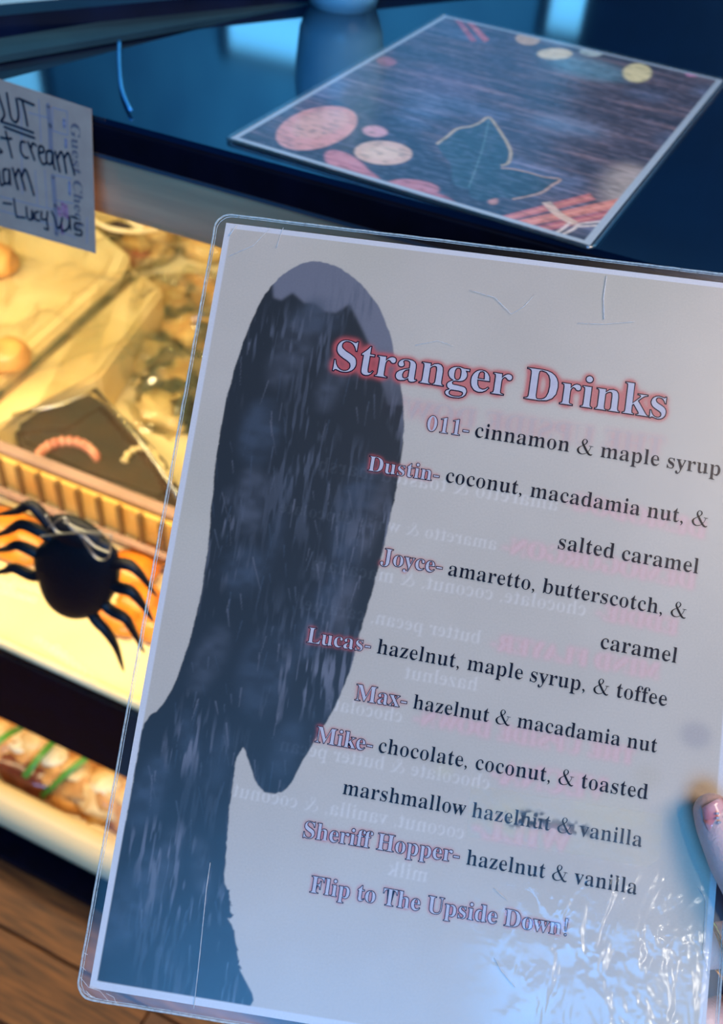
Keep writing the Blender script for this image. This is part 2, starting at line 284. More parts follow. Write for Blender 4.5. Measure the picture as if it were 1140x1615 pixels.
# ------------------------------------------------------------ serif lettering
GLY = {
'A': (218, [[-4, 0, -4, 9, 5, 11, 12, 15, 25, 37, 103, 233, 112, 233, 192, 43, 206, 17, 212, 11, 222, 9, 222, 0, 115, 0, 115, 9, 135, 13, 142, 23, 136, 41, 126, 66, 52, 66, 39, 35, 38, 29, 37, 24, 43, 13, 62, 9, 64, 9, 64, 0], [57, 80, 121, 80, 88, 160]]),
'B': (221, [[8, 0, 8, 9, 22, 11, 31, 16, 36, 26, 37, 41, 37, 184, 35, 206, 26, 216, 8, 219, 8, 228, 110, 228, 149, 224, 176, 215, 193, 198, 198, 175, 192, 151, 174, 134, 143, 124, 180, 112, 202, 92, 209, 66, 203, 38, 186, 17, 157, 4, 119, 0], [91, 126, 94, 126, 117, 128, 132, 136, 140, 150, 142, 173, 140, 192, 135, 206, 124, 214, 108, 217, 99, 216, 94, 212, 91, 195], [111, 12, 129, 15, 142, 25, 148, 41, 150, 64, 147, 88, 139, 104, 123, 113, 99, 116, 91, 116, 91, 33, 95, 17, 101, 13]]),
'C': (234, [[128, -5, 97, -2, 69, 10, 45, 28, 28, 52, 17, 81, 13, 114, 17, 147, 28, 175, 46, 199, 69, 217, 98, 229, 130, 233, 155, 230, 184, 220, 194, 218, 204, 221, 210, 233, 218, 233, 218, 154, 210, 154, 196, 182, 178, 203, 157, 217, 133, 222, 106, 215, 87, 195, 76, 161, 72, 113, 76, 69, 89, 37, 110, 18, 139, 12, 159, 14, 179, 22, 198, 35, 214, 53, 224, 44, 198, 17, 166, 0]]),
'D': (248, [[10, 0, 10, 9, 23, 11, 31, 15, 36, 23, 37, 37, 37, 187, 35, 203, 30, 213, 21, 218, 7, 219, 7, 228, 111, 228, 148, 224, 178, 215, 203, 198, 220, 176, 231, 148, 234, 114, 227, 64, 204, 28, 167, 7, 114, 0], [111, 12, 131, 15, 147, 23, 160, 37, 171, 69, 175, 115, 171, 159, 159, 191, 139, 210, 111, 217, 101, 215, 95, 212, 91, 192, 91, 36, 95, 17, 101, 13]]),
'E': (221, [[7, 0, 7, 8, 22, 10, 31, 15, 36, 24, 38, 39, 38, 184, 36, 202, 31, 213, 22, 218, 8, 219, 8, 228, 199, 228, 199, 160, 192, 160, 184, 186, 170, 203, 148, 212, 116, 215, 100, 214, 93, 208, 91, 194, 91, 123, 97, 123, 116, 126, 130, 134, 138, 150, 144, 173, 152, 173, 152, 59, 144, 59, 137, 91, 130, 100, 120, 107, 93, 111, 91, 111, 91, 34, 93, 23, 96, 17, 115, 14, 138, 15, 157, 19, 172, 27, 185, 37, 196, 52, 206, 72, 215, 72, 201, 0]]),
'F': (202, [[8, 0, 8, 9, 22, 11, 31, 17, 36, 26, 37, 42, 37, 187, 36, 202, 31, 212, 22, 217, 7, 219, 7, 228, 197, 228, 197, 160, 189, 160, 184, 178, 178, 193, 168, 203, 155, 210, 137, 214, 115, 216, 100, 215, 93, 211, 91, 199, 91, 124, 95, 124, 114, 126, 128, 135, 137, 150, 142, 173, 151, 173, 151, 59, 142, 59, 137, 84, 128, 100, 114, 109, 94, 112, 91, 112, 91, 40, 94, 21, 98, 15, 105, 12, 128, 9, 128, 0]]),
'G': (254, [[134, -5, 100, -1, 71, 10, 47, 28, 29, 51, 18, 81, 14, 115, 18, 147, 29, 176, 46, 200, 70, 218, 97, 229, 129, 233, 156, 230, 185, 220, 194, 218, 203, 221, 210, 233, 219, 233, 219, 154, 210, 154, 202, 173, 191, 189, 179, 203, 165, 213, 149, 219, 134, 222, 107, 215, 88, 195, 77, 161, 73, 114, 77, 67, 90, 34, 103, 19, 119, 9, 138, 6, 154, 8, 164, 14, 169, 23, 171, 36, 171, 64, 170, 77, 165, 85, 154, 89, 138, 91, 138, 99, 250, 99, 250, 91, 236, 89, 228, 85, 224, 77, 223, 64, 223, 14, 179, 0]]),
'H': (262, [[8, 0, 8, 9, 22, 11, 31, 16, 36, 25, 37, 40, 37, 189, 36, 203, 31, 212, 22, 217, 8, 219, 8, 228, 121, 228, 121, 219, 102, 216, 93, 208, 91, 189, 91, 125, 171, 125, 171, 189, 169, 208, 160, 216, 141, 219, 141, 228, 254, 228, 254, 219, 239, 217, 230, 212, 226, 203, 225, 189, 225, 40, 226, 26, 231, 16, 239, 11, 254, 9, 254, 0, 141, 0, 141, 9, 155, 11, 165, 15, 169, 24, 171, 40, 171, 110, 91, 110, 91, 40, 93, 25, 97, 16, 106, 11, 121, 9, 121, 0]]),
'I': (130, [[7, 0, 7, 9, 21, 11, 31, 16, 36, 24, 38, 38, 38, 193, 36, 206, 32, 214, 22, 218, 7, 219, 7, 228, 122, 228, 122, 219, 107, 218, 98, 214, 93, 206, 91, 193, 91, 39, 94, 22, 103, 13, 123, 9, 123, 0]]),
'J': (165, [[54, -33, 39, -31, 26, -27, 14, -20, 6, -11, 0, 0, -2, 11, 0, 22, 5, 30, 13, 36, 22, 37, 32, 36, 40, 31, 45, 23, 46, 14, 42, -1, 38, -10, 42, -18, 52, -20, 63, -18, 69, -12, 74, 11, 74, 183, 71, 204, 67, 211, 61, 215, 40, 219, 40, 228, 157, 228, 157, 219, 138, 215, 133, 211, 130, 205, 128, 183, 128, 44, 123, 11, 109, -13, 86, -28]]),
'K': (255, [[8, 0, 8, 9, 23, 11, 32, 16, 36, 25, 38, 40, 38, 189, 36, 203, 31, 212, 23, 217, 8, 219, 8, 228, 121, 228, 121, 219, 102, 216, 94, 208, 91, 189, 91, 117, 161, 187, 171, 199, 174, 209, 167, 217, 145, 219, 145, 228, 243, 228, 243, 219, 238, 219, 207, 210, 172, 180, 135, 142, 232, 23, 243, 12, 260, 9, 260, 0, 140, 0, 140, 9, 153, 9, 161, 10, 167, 17, 158, 33, 100, 107, 91, 99, 91, 40, 93, 25, 97, 16, 106, 11, 121, 9, 121, 0]]),
'L': (213, [[8, 0, 8, 9, 22, 11, 31, 16, 36, 25, 37, 40, 37, 189, 36, 204, 31, 212, 22, 217, 8, 219, 8, 228, 125, 228, 125, 219, 104, 217, 98, 214, 94, 208, 91, 189, 91, 41, 93, 24, 100, 16, 117, 14, 139, 15, 157, 20, 172, 28, 185, 40, 195, 56, 204, 77, 214, 77, 201, 0]]),
'M': (317, [[7, 0, 7, 9, 21, 11, 31, 16, 36, 25, 38, 40, 38, 191, 35, 208, 26, 216, 7, 219, 7, 228, 92, 228, 158, 71, 225, 228, 309, 228, 309, 219, 295, 217, 286, 212, 282, 203, 280, 189, 280, 43, 282, 21, 291, 12, 308, 9, 308, 0, 198, 0, 198, 9, 216, 12, 225, 22, 227, 42, 227, 199, 144, 0, 135, 0, 53, 194, 53, 40, 54, 24, 60, 15, 70, 10, 85, 9, 85, 0]]),
'N': (247, [[201, -5, 53, 175, 53, 39, 55, 24, 59, 15, 68, 11, 83, 9, 83, 0, 9, 0, 9, 9, 27, 12, 36, 21, 38, 39, 38, 194, 18, 217, 9, 219, 9, 228, 78, 228, 195, 84, 195, 189, 193, 207, 184, 216, 166, 219, 166, 228, 240, 228, 240, 219, 225, 217, 217, 212, 212, 203, 211, 188, 211, -5]]),
'O': (263, [[130, -5, 106, -3, 84, 4, 64, 15, 47, 29, 33, 46, 22, 67, 16, 89, 14, 114, 16, 138, 22, 161, 33, 181, 47, 199, 65, 213, 85, 224, 108, 231, 133, 233, 157, 231, 179, 224, 198, 213, 216, 199, 230, 182, 240, 162, 247, 139, 249, 114, 247, 89, 240, 67, 230, 46, 215, 29, 198, 15, 177, 4, 155, -3], [132, 6, 157, 13, 175, 33, 186, 67, 190, 114, 186, 160, 174, 194, 155, 215, 130, 222, 105, 215, 87, 195, 76, 161, 73, 114, 77, 67, 89, 34, 108, 13]]),
'P': (209, [[8, 0, 8, 9, 22, 11, 31, 16, 36, 25, 37, 40, 37, 189, 36, 203, 31, 212, 22, 217, 8, 219, 8, 228, 107, 228, 144, 226, 168, 220, 183, 211, 195, 199, 202, 184, 204, 166, 199, 140, 183, 120, 157, 107, 121, 103, 91, 103, 91, 40, 93, 25, 97, 16, 106, 11, 121, 9, 121, 0], [91, 115, 101, 115, 122, 118, 136, 126, 144, 142, 146, 165, 144, 187, 138, 203, 126, 212, 108, 216, 95, 212, 91, 199]]),
'R': (236, [[8, 0, 8, 9, 22, 11, 31, 16, 36, 25, 37, 40, 37, 189, 36, 203, 31, 212, 22, 217, 8, 219, 8, 228, 108, 228, 152, 224, 184, 213, 202, 194, 209, 167, 203, 143, 186, 124, 157, 112, 216, 25, 226, 13, 239, 9, 240, 9, 240, 0, 169, 0, 101, 106, 91, 106, 91, 40, 93, 25, 97, 16, 106, 11, 121, 9, 121, 0], [91, 117, 102, 117, 124, 120, 140, 129, 149, 145, 152, 168, 147, 194, 134, 210, 112, 216, 101, 214, 95, 211, 91, 193]]),
'S': (195, [[21, -5, 21, 79, 31, 79, 41, 47, 56, 25, 75, 12, 98, 7, 115, 10, 128, 18, 137, 30, 139, 45, 133, 65, 112, 80, 81, 95, 56, 110, 38, 126, 28, 144, 25, 166, 27, 185, 34, 201, 44, 215, 58, 225, 74, 231, 92, 233, 115, 231, 141, 224, 146, 223, 150, 222, 157, 225, 160, 233, 170, 233, 170, 160, 161, 160, 155, 177, 147, 192, 136, 205, 124, 214, 111, 220, 97, 222, 82, 220, 70, 213, 62, 203, 60, 190, 62, 178, 69, 168, 94, 151, 127, 136, 159, 117, 169, 106, 175, 94, 180, 66, 177, 46, 169, 29, 157, 15, 140, 4, 120, -3, 96, -5, 79, -4, 63, 0, 49, 5, 42, 6, 35, 4, 31, -5]]),
'T': (212, [[46, 0, 46, 9, 61, 10, 71, 15, 76, 25, 78, 40, 78, 217, 75, 217, 51, 213, 33, 202, 20, 183, 14, 159, 5, 159, 5, 228, 205, 228, 205, 158, 197, 158, 187, 191, 166, 210, 134, 217, 132, 217, 132, 40, 133, 25, 138, 15, 148, 10, 164, 9, 164, 0]]),
'U': (246, [[124, -6, 84, -1, 57, 14, 42, 40, 37, 78, 37, 189, 35, 203, 30, 212, 22, 217, 7, 219, 7, 228, 120, 228, 120, 219, 101, 216, 93, 208, 90, 189, 90, 70, 93, 44, 102, 26, 116, 15, 137, 11, 170, 19, 190, 42, 196, 80, 196, 189, 195, 203, 190, 212, 180, 217, 164, 219, 164, 228, 237, 228, 237, 219, 224, 216, 216, 211, 213, 202, 211, 189, 211, 91, 206, 46, 190, 16, 163, -1]]),
'V': (214, [[106, -6, 22, 190, 11, 210, 4, 216, -7, 219, -7, 228, 105, 228, 105, 219, 83, 216, 78, 212, 76, 205, 81, 189, 129, 72, 174, 189, 177, 204, 176, 212, 171, 216, 149, 219, 149, 228, 221, 228, 221, 219, 212, 218, 204, 214, 191, 191, 115, -6]]),
'W': (306, [[85, -5, 16, 196, 8, 214, 1, 218, -8, 219, -8, 228, 90, 228, 90, 219, 75, 216, 71, 212, 70, 205, 74, 186, 111, 77, 150, 176, 143, 199, 139, 209, 134, 215, 115, 219, 115, 228, 220, 228, 220, 219, 202, 216, 196, 206, 199, 193, 237, 83, 270, 185, 274, 203, 273, 211, 269, 215, 252, 219, 252, 228, 312, 228, 312, 219, 303, 216, 297, 211, 287, 190, 223, -5, 214, -5, 158, 154, 95, -5]]),
'X': (235, [[6, 0, 6, 9, 26, 15, 45, 33, 97, 104, 39, 193, 24, 213, 16, 218, 8, 219, 7, 219, 7, 228, 122, 228, 122, 219, 115, 219, 100, 216, 95, 208, 101, 194, 132, 145, 161, 187, 170, 207, 164, 216, 146, 219, 146, 228, 229, 228, 229, 219, 227, 219, 213, 217, 201, 211, 178, 187, 140, 132, 207, 29, 218, 14, 231, 9, 232, 9, 232, 0, 119, 0, 119, 9, 122, 9, 139, 12, 145, 20, 137, 40, 105, 91, 69, 40, 62, 22, 68, 12, 87, 9, 87, 0]]),
'Y': (213, [[51, 0, 51, 9, 65, 11, 74, 16, 79, 25, 80, 40, 80, 89, 23, 193, 15, 207, 7, 215, 0, 218, -7, 219, -7, 228, 103, 228, 103, 219, 98, 219, 83, 216, 78, 208, 82, 196, 124, 113, 167, 183, 174, 204, 168, 215, 149, 219, 147, 219, 147, 228, 220, 228, 220, 219, 204, 212, 191, 196, 134, 102, 134, 40, 135, 25, 140, 16, 149, 11, 164, 9, 164, 0]]),
'a': (172, [[127, -5, 113, -3, 104, 5, 100, 17, 76, 1, 48, -4, 32, -2, 20, 6, 13, 17, 10, 32, 15, 52, 32, 68, 59, 82, 99, 95, 99, 121, 98, 133, 93, 141, 85, 146, 74, 148, 58, 145, 52, 137, 57, 128, 61, 116, 60, 107, 55, 101, 48, 97, 39, 95, 29, 97, 22, 102, 18, 109, 16, 118, 19, 129, 25, 139, 34, 147, 47, 154, 63, 158, 81, 159, 112, 156, 132, 146, 143, 129, 146, 105, 146, 31, 147, 20, 152, 17, 160, 21, 165, 14, 147, 0], [76, 17, 87, 20, 99, 32, 99, 85, 77, 76, 64, 61, 59, 42, 63, 23]]),
'b': (180, [[21, -6, 21, 194, 18, 214, 4, 220, 4, 228, 69, 228, 69, 139, 88, 154, 110, 159, 127, 157, 142, 149, 154, 138, 163, 123, 169, 104, 171, 83, 169, 59, 161, 38, 150, 20, 135, 6, 117, -2, 96, -5, 74, 0, 52, 14, 27, -6], [91, 7, 106, 11, 116, 25, 121, 47, 123, 80, 121, 107, 116, 125, 106, 136, 92, 140, 78, 135, 72, 129, 69, 121, 69, 34, 72, 19, 79, 10]]),
'c': (147, [[78, -5, 60, -2, 43, 5, 29, 18, 19, 34, 12, 53, 10, 75, 12, 98, 20, 118, 32, 135, 48, 148, 67, 157, 87, 160, 109, 157, 125, 149, 135, 137, 139, 123, 137, 114, 133, 108, 127, 103, 118, 102, 107, 105, 100, 112, 98, 125, 98, 131, 99, 136, 95, 145, 85, 148, 69, 142, 59, 124, 56, 94, 59, 61, 69, 38, 83, 24, 102, 19, 119, 23, 136, 36, 142, 30, 124, 11, 103, -1]]),
'd': (185, [[70, -5, 53, -2, 39, 5, 27, 17, 17, 33, 12, 52, 10, 74, 12, 98, 18, 119, 28, 136, 41, 149, 56, 157, 73, 159, 94, 154, 111, 140, 111, 200, 110, 209, 106, 215, 88, 220, 88, 228, 160, 228, 160, 38, 162, 20, 167, 16, 177, 14, 177, 5, 147, 3, 111, -5, 111, 19, 94, 1], [86, 14, 93, 16, 101, 21, 107, 28, 111, 38, 111, 121, 109, 129, 103, 135, 87, 140, 74, 136, 65, 125, 60, 105, 59, 77, 60, 49, 65, 29, 73, 18]]),
'e': (150, [[77, -5, 59, -2, 42, 5, 29, 18, 18, 34, 12, 55, 10, 79, 12, 101, 19, 120, 30, 136, 43, 149, 60, 157, 79, 159, 104, 154, 124, 140, 137, 117, 141, 87, 141, 83, 58, 83, 63, 49, 77, 28, 100, 21, 118, 27, 135, 43, 142, 36, 124, 13, 102, 0], [58, 96, 101, 96, 101, 107, 97, 139, 90, 146, 81, 148, 68, 143, 61, 128, 58, 102]]),
'f': (107, [[7, 0, 7, 8, 20, 11, 25, 17, 26, 37, 26, 138, 8, 138, 8, 155, 26, 155, 26, 177, 30, 200, 42, 218, 62, 229, 87, 232, 106, 230, 120, 223, 129, 212, 132, 200, 130, 190, 126, 183, 120, 179, 112, 178, 98, 183, 94, 188, 92, 195, 96, 210, 98, 213, 99, 216, 97, 220, 90, 222, 81, 220, 77, 215, 74, 195, 74, 155, 102, 155, 102, 138, 74, 138, 74, 33, 75, 20, 79, 13, 87, 9, 100, 8, 100, 0]]),
'g': (164, [[73, -70, 44, -68, 24, -61, 11, -50, 7, -37, 14, -23, 34, -13, 17, 0, 12, 15, 14, 27, 21, 37, 33, 46, 51, 55, 29, 67, 16, 84, 11, 106, 13, 121, 20, 134, 30, 144, 44, 152, 60, 157, 79, 159, 98, 157, 117, 152, 158, 152, 158, 134, 134, 134, 143, 119, 146, 102, 144, 88, 138, 76, 129, 65, 117, 58, 102, 53, 86, 51, 78, 52, 71, 52, 56, 47, 52, 42, 50, 36, 55, 27, 71, 25, 88, 25, 129, 20, 143, 15, 151, 6, 156, -5, 158, -18, 152, -40, 136, -56, 110, -67], [79, 62, 89, 65, 95, 73, 99, 86, 100, 105, 99, 125, 95, 138, 89, 146, 79, 148, 69, 146, 62, 138, 58, 125, 57, 105, 58, 86, 62, 73, 69, 65], [80, -58, 109, -55, 126, -47, 132, -33, 130, -25, 125, -21, 102, -17, 48, -17, 40, -26, 37, -36, 39, -45, 47, -52, 61, -56]]),
'h': (190, [[9, 0, 9, 8, 22, 13, 26, 28, 26, 199, 23, 215, 18, 218, 9, 220, 9, 228, 74, 228, 74, 133, 95, 153, 122, 159, 146, 153, 160, 135, 165, 106, 165, 28, 169, 13, 174, 9, 182, 8, 182, 0, 101, 0, 101, 8, 103, 8, 114, 13, 118, 28, 118, 108, 115, 129, 110, 134, 101, 136, 87, 131, 74, 118, 74, 28, 77, 13, 82, 9, 90, 8, 90, 0]]),
'i': (99, [[50, 181, 41, 183, 32, 188, 27, 196, 25, 206, 27, 216, 32, 224, 41, 230, 50, 232, 60, 230, 68, 224, 74, 216, 76, 206, 74, 196, 68, 188, 60, 183], [9, 0, 9, 8, 23, 13, 26, 28, 26, 126, 23, 142, 10, 147, 10, 155, 74, 155, 74, 28, 77, 13, 90, 8, 90, 0]]),
'k': (179, [[9, 0, 9, 8, 23, 13, 26, 28, 26, 199, 24, 215, 19, 218, 10, 220, 10, 228, 74, 228, 74, 84, 113, 124, 120, 132, 122, 139, 118, 145, 104, 147, 103, 147, 103, 155, 173, 155, 173, 147, 154, 142, 137, 130, 111, 104, 173, 17, 180, 10, 188, 8, 188, 0, 105, 0, 105, 8, 108, 8, 117, 10, 120, 16, 116, 25, 81, 74, 74, 67, 74, 28, 77, 13, 90, 8, 90, 0]]),
'l': (100, [[9, 0, 9, 8, 23, 13, 26, 28, 26, 199, 24, 215, 19, 218, 10, 220, 10, 228, 74, 228, 74, 28, 77, 13, 90, 8, 90, 0]]),
'm': (277, [[9, 0, 9, 8, 22, 13, 26, 28, 26, 127, 23, 142, 18, 146, 9, 147, 9, 155, 73, 155, 73, 132, 94, 152, 119, 159, 138, 156, 152, 146, 160, 131, 182, 152, 209, 159, 233, 153, 247, 135, 252, 106, 252, 28, 255, 13, 260, 9, 268, 8, 268, 0, 189, 0, 189, 8, 197, 9, 201, 13, 205, 28, 205, 108, 202, 129, 197, 134, 189, 136, 175, 131, 162, 119, 162, 28, 165, 13, 170, 9, 178, 8, 178, 0, 100, 0, 100, 8, 108, 9, 112, 13, 116, 28, 116, 108, 113, 129, 108, 134, 100, 136, 85, 131, 73, 118, 73, 28, 76, 13, 81, 10, 89, 8, 89, 0]]),
'n': (190, [[9, 0, 9, 8, 22, 13, 26, 28, 26, 127, 23, 142, 18, 146, 9, 147, 9, 155, 74, 155, 74, 134, 95, 153, 122, 159, 146, 153, 160, 135, 165, 106, 165, 28, 169, 13, 174, 9, 182, 8, 182, 0, 101, 0, 101, 8, 103, 8, 114, 13, 118, 28, 118, 108, 115, 129, 110, 134, 101, 136, 87, 131, 74, 118, 74, 28, 77, 13, 82, 9, 90, 8, 90, 0]]),
'o': (168, [[84, -5, 63, -2, 45, 6, 30, 18, 19, 35, 12, 55, 9, 77, 12, 99, 19, 119, 30, 136, 45, 149, 63, 157, 84, 159, 105, 157, 123, 149, 138, 136, 149, 120, 156, 100, 158, 77, 156, 54, 149, 34, 138, 18, 123, 5, 105, -2], [84, 6, 96, 9, 104, 19, 109, 41, 110, 77, 108, 114, 104, 135, 96, 146, 84, 149, 72, 146, 64, 135, 60, 114, 58, 77, 60, 41, 64, 19, 72, 9]]),
'p': (186, [[9, -70, 9, -62, 20, -59, 25, -50, 26, -32, 26, 122, 23, 142, 10, 147, 10, 155, 72, 155, 72, 131, 83, 147, 98, 156, 115, 160, 132, 157, 146, 149, 158, 137, 167, 121, 173, 102, 175, 80, 173, 57, 167, 36, 158, 19, 146, 6, 131, -2, 113, -5, 91, 0, 74, 16, 74, -29, 76, -49, 83, -59, 99, -61, 99, -70], [98, 14, 111, 18, 120, 30, 125, 50, 126, 77, 125, 104, 121, 124, 113, 135, 99, 139, 85, 134, 74, 118, 74, 34, 84, 19]]),
'r': (144, [[9, 0, 9, 8, 23, 13, 26, 28, 26, 126, 23, 143, 10, 147, 10, 155, 73, 155, 73, 126, 82, 140, 94, 151, 105, 157, 117, 159, 129, 157, 138, 152, 143, 144, 145, 133, 143, 124, 139, 117, 132, 113, 124, 111, 111, 115, 103, 125, 94, 130, 87, 128, 81, 121, 76, 110, 75, 96, 75, 28, 76, 18, 79, 13, 99, 8, 99, 0]]),
's': (144, [[76, -5, 61, -3, 43, 3, 37, 4, 30, 2, 26, -4, 18, -4, 18, 53, 27, 53, 33, 34, 43, 19, 56, 10, 70, 7, 81, 9, 89, 13, 94, 20, 96, 29, 92, 42, 78, 52, 53, 65, 38, 74, 27, 85, 21, 97, 18, 110, 22, 130, 32, 145, 49, 156, 71, 160, 83, 158, 99, 154, 103, 153, 106, 152, 111, 154, 115, 160, 122, 160, 122, 111, 114, 111, 107, 127, 98, 139, 87, 146, 75, 148, 65, 147, 58, 143, 54, 137, 52, 130, 58, 116, 73, 106, 96, 95, 111, 86, 121, 76, 127, 63, 129, 47, 125, 26, 114, 9, 97, -2]]),
't': (114, [[62, -5, 44, -2, 33, 5, 26, 18, 24, 36, 24, 139, 10, 139, 10, 150, 44, 185, 64, 212, 72, 212, 72, 155, 104, 155, 104, 139, 72, 139, 72, 41, 75, 25, 78, 21, 84, 20, 95, 24, 103, 37, 111, 33, 99, 12, 82, -1]]),
'u': (187, [[65, -5, 46, -2, 33, 9, 25, 25, 23, 48, 23, 124, 20, 141, 15, 145, 6, 147, 6, 155, 71, 155, 71, 37, 75, 23, 81, 19, 88, 18, 103, 22, 114, 33, 114, 124, 110, 142, 105, 146, 95, 147, 95, 155, 162, 155, 162, 35, 166, 19, 180, 15, 180, 6, 150, 4, 114, -5, 114, 20, 105, 10, 93, 2, 80, -3]]),
'v': (153, [[71, -5, 19, 124, 11, 141, 6, 145, -1, 147, -1, 155, 82, 155, 82, 147, 78, 147, 68, 145, 64, 138, 65, 134, 92, 61, 118, 126, 121, 136, 116, 144, 102, 147, 102, 155, 152, 155, 152, 147, 144, 144, 139, 139, 130, 122, 80, -5]]),
'w': (217, [[61, -5, 8, 132, 3, 142, -5, 147, -5, 155, 69, 155, 69, 147, 60, 145, 57, 138, 58, 133, 60, 126, 83, 63, 105, 118, 100, 133, 95, 144, 84, 147, 84, 155, 162, 155, 162, 147, 151, 144, 148, 138, 148, 134, 149, 131, 168, 71, 191, 128, 193, 138, 190, 144, 178, 147, 178, 155, 223, 155, 223, 147, 212, 142, 206, 129, 152, -5, 144, -5, 111, 98, 70, -5]]),
'x': (160, [[2, 0, 2, 7, 17, 15, 31, 28, 61, 68, 21, 132, 12, 142, 2, 147, 2, 155, 84, 155, 84, 147, 74, 145, 70, 140, 75, 130, 92, 103, 112, 128, 117, 139, 113, 145, 100, 147, 100, 155, 155, 155, 155, 148, 141, 141, 127, 127, 99, 92, 146, 18, 151, 11, 160, 8, 160, 0, 78, 0, 78, 8, 89, 10, 93, 15, 87, 30, 69, 57, 49, 31, 42, 17, 46, 10, 57, 7, 59, 7, 59, 0]]),
'y': (150, [[26, -70, 15, -68, 5, -62, -1, -53, -3, -42, -2, -34, 2, -27, 9, -21, 18, -20, 32, -25, 36, -30, 37, -38, 37, -41, 37, -44, 38, -48, 43, -49, 49, -46, 57, -37, 65, -22, 70, -2, 18, 125, 12, 138, 8, 144, -2, 147, -2, 147, -2, 155, 81, 155, 81, 147, 68, 145, 64, 137, 65, 133, 66, 128, 93, 59, 115, 121, 118, 130, 119, 137, 115, 145, 101, 147, 101, 155, 150, 155, 150, 147, 143, 145, 139, 140, 130, 121, 81, -12, 65, -48, 56, -59, 48, -65]]),
'z': (146, [[6, 0, 6, 7, 84, 144, 64, 144, 48, 142, 36, 136, 28, 125, 22, 108, 13, 108, 16, 155, 137, 155, 137, 145, 63, 12, 76, 12, 97, 15, 111, 22, 122, 35, 130, 54, 138, 54, 134, 0]]),
}
def ribbon(P):
    """pen stroke of changing width -> list of simple shapes"""
    out = []
    for (x, y, a), (X, Y, b) in zip(P, P[1:]):
        d = math.hypot(X-x, Y-y) or 1; nx, ny = -(Y-y)/d/2, (X-x)/d/2
        out.append([[(x+nx*a, y+ny*a), (X+nx*b, Y+ny*b), (X-nx*b, Y-ny*b), (x-nx*a, y-ny*a)]])
    for x, y, a in P:
        out.append([[(x+a/2*math.cos(t*math.pi/4), y+a/2*math.sin(t*math.pi/4)) for t in range(8)]])
    return out
def smooth3(P, k=4): return [tuple(p) for p in catmull(P, k)]
GL = {}
for ch, (adv, s) in GLY.items():
    cs = [list(zip(c[::2], c[1::2])) for c in s]; GL[ch] = (adv, [[c] for c in cs] if ch in 'ij' else [cs])
amp = smooth3([(352, 22, 16), (318, 6, 30), (262, 40, 44), (160, 185, 46), (122, 262, 34), (140, 322, 18), (180, 336, 12), (216, 300, 26), (196, 240, 20), (120, 182, 14), (62, 138, 24), (42, 84, 44), (72, 24, 36), (140, 2, 18), (222, 32, 12), (282, 108, 12), (312, 196, 12)])
GL['&'] = (385, ribbon(amp)+ribbon([(272, 198, 12), (352, 198, 12)]))
GL[','] = (120, ribbon(smooth3([(48, 26, 44), (62, 18, 34), (62, -16, 20), (34, -52, 8)], 3)))
GL['-'] = (165, [[[(20, 92), (80, 92), (145, 92), (145, 132), (80, 132), (20, 132)]]])
GL["'"] = (90, ribbon([(45, 330, 30), (45, 230, 12)]))
GL['!'] = (150, ribbon([(75, 25, 46), (75, 26, 46)])+[[[(48, 335), (75, 344), (102, 335), (84, 95), (75, 92), (66, 95)]]])
GL['0'] = (250, [[[(125+105*math.cos(t*math.pi/10), 166+172*math.sin(t*math.pi/10)) for t in range(20)], [(125+48*math.cos(t*math.pi/10), 166+155*math.sin(t*math.pi/10)) for t in range(20)]]])
GL['1'] = (250, [[[(50, 0), (215, 0), (215, 14), (172, 26), (172, 338), (155, 338), (48, 296), (52, 282), (98, 290), (98, 26), (50, 14)]]])
for c_ in "&,-'!01":      # these were drawn to a taller cap height
    GL[c_] = (GL[c_][0]*.69, [[[(x*.69, y*.69) for x, y in c] for c in s] for s in GL[c_][1]])
GL[' '] = (88, [])
def orient(shape):
    A = 0
    for c in shape:
        a = sum(p[0]*q[1]-q[0]*p[1] for p, q in zip(c, c[1:]+c[:1]))/2
        if abs(a) > abs(A): A = a
    return 1 if A > 0 else -1
def normals(c, o):
    n = len(c); out = []
    for i in range(n):
        a, b, d = c[i-1], c[i], c[(i+1) % n]
        e1 = (b[0]-a[0], b[1]-a[1]); e2 = (d[0]-b[0], d[1]-b[1])
        l1 = math.hypot(*e1) or 1; l2 = math.hypot(*e2) or 1
        n1 = (e1[1]/l1*o, -e1[0]/l1*o); n2 = (e2[1]/l2*o, -e2[0]/l2*o)
        s = (n1[0]+n2[0], n1[1]+n2[1]); L = math.hypot(*s)
        if L < .3: out.append((n1, 1.0)); continue
        s = (s[0]/L, s[1]/L); out.append((s, min(1.8, 1/max(.3, s[0]*n1[0]+s[1]*n1[1]))))
    return out
def offset(shape, d):
    o = orient(shape); return [[(p[0]+n[0]*d*k, p[1]+n[1]*d*k) for p, (n, k) in zip(c, normals(c, o))] for c in shape]
def lighten(shape, dmax=6, tmin=18):
    """book weight from the bold outline: upright stems slimmer, hairlines kept"""
    o = orient(shape); segs = [(a, b) for c in shape for a, b in zip(c, c[1:]+c[:1])]; res = []
    for c in shape:
        r = []
        for (x, y), (n, k) in zip(c, normals(c, o)):
            if abs(n[0]) < .25: r.append((x, y)); continue
            sg = -1 if n[0] > 0 else 1; best = 200
            for yy in (y+1.3, y-1.3):
                for a, b in segs:
                    if (a[1] > yy) != (b[1] > yy):
                        t = (a[0]+(yy-a[1])*(b[0]-a[0])/(b[1]-a[1])-x)*sg
                        if 4 < t < best: best = t
            sh = max(0, min(dmax, (best-tmin)/2))*min(1, abs(n[0])*1.4)
            r.append((x+sg*sh, y))
        res.append(r)
    return res
BK = {}
def glyph(ch, book):
    if not book: return GL[ch]
    if ch not in BK:
        a, sh = GL[ch]
        BK[ch] = (a, sh if ch in "&,-! '01" else [lighten(s) for s in sh])
    return BK[ch]
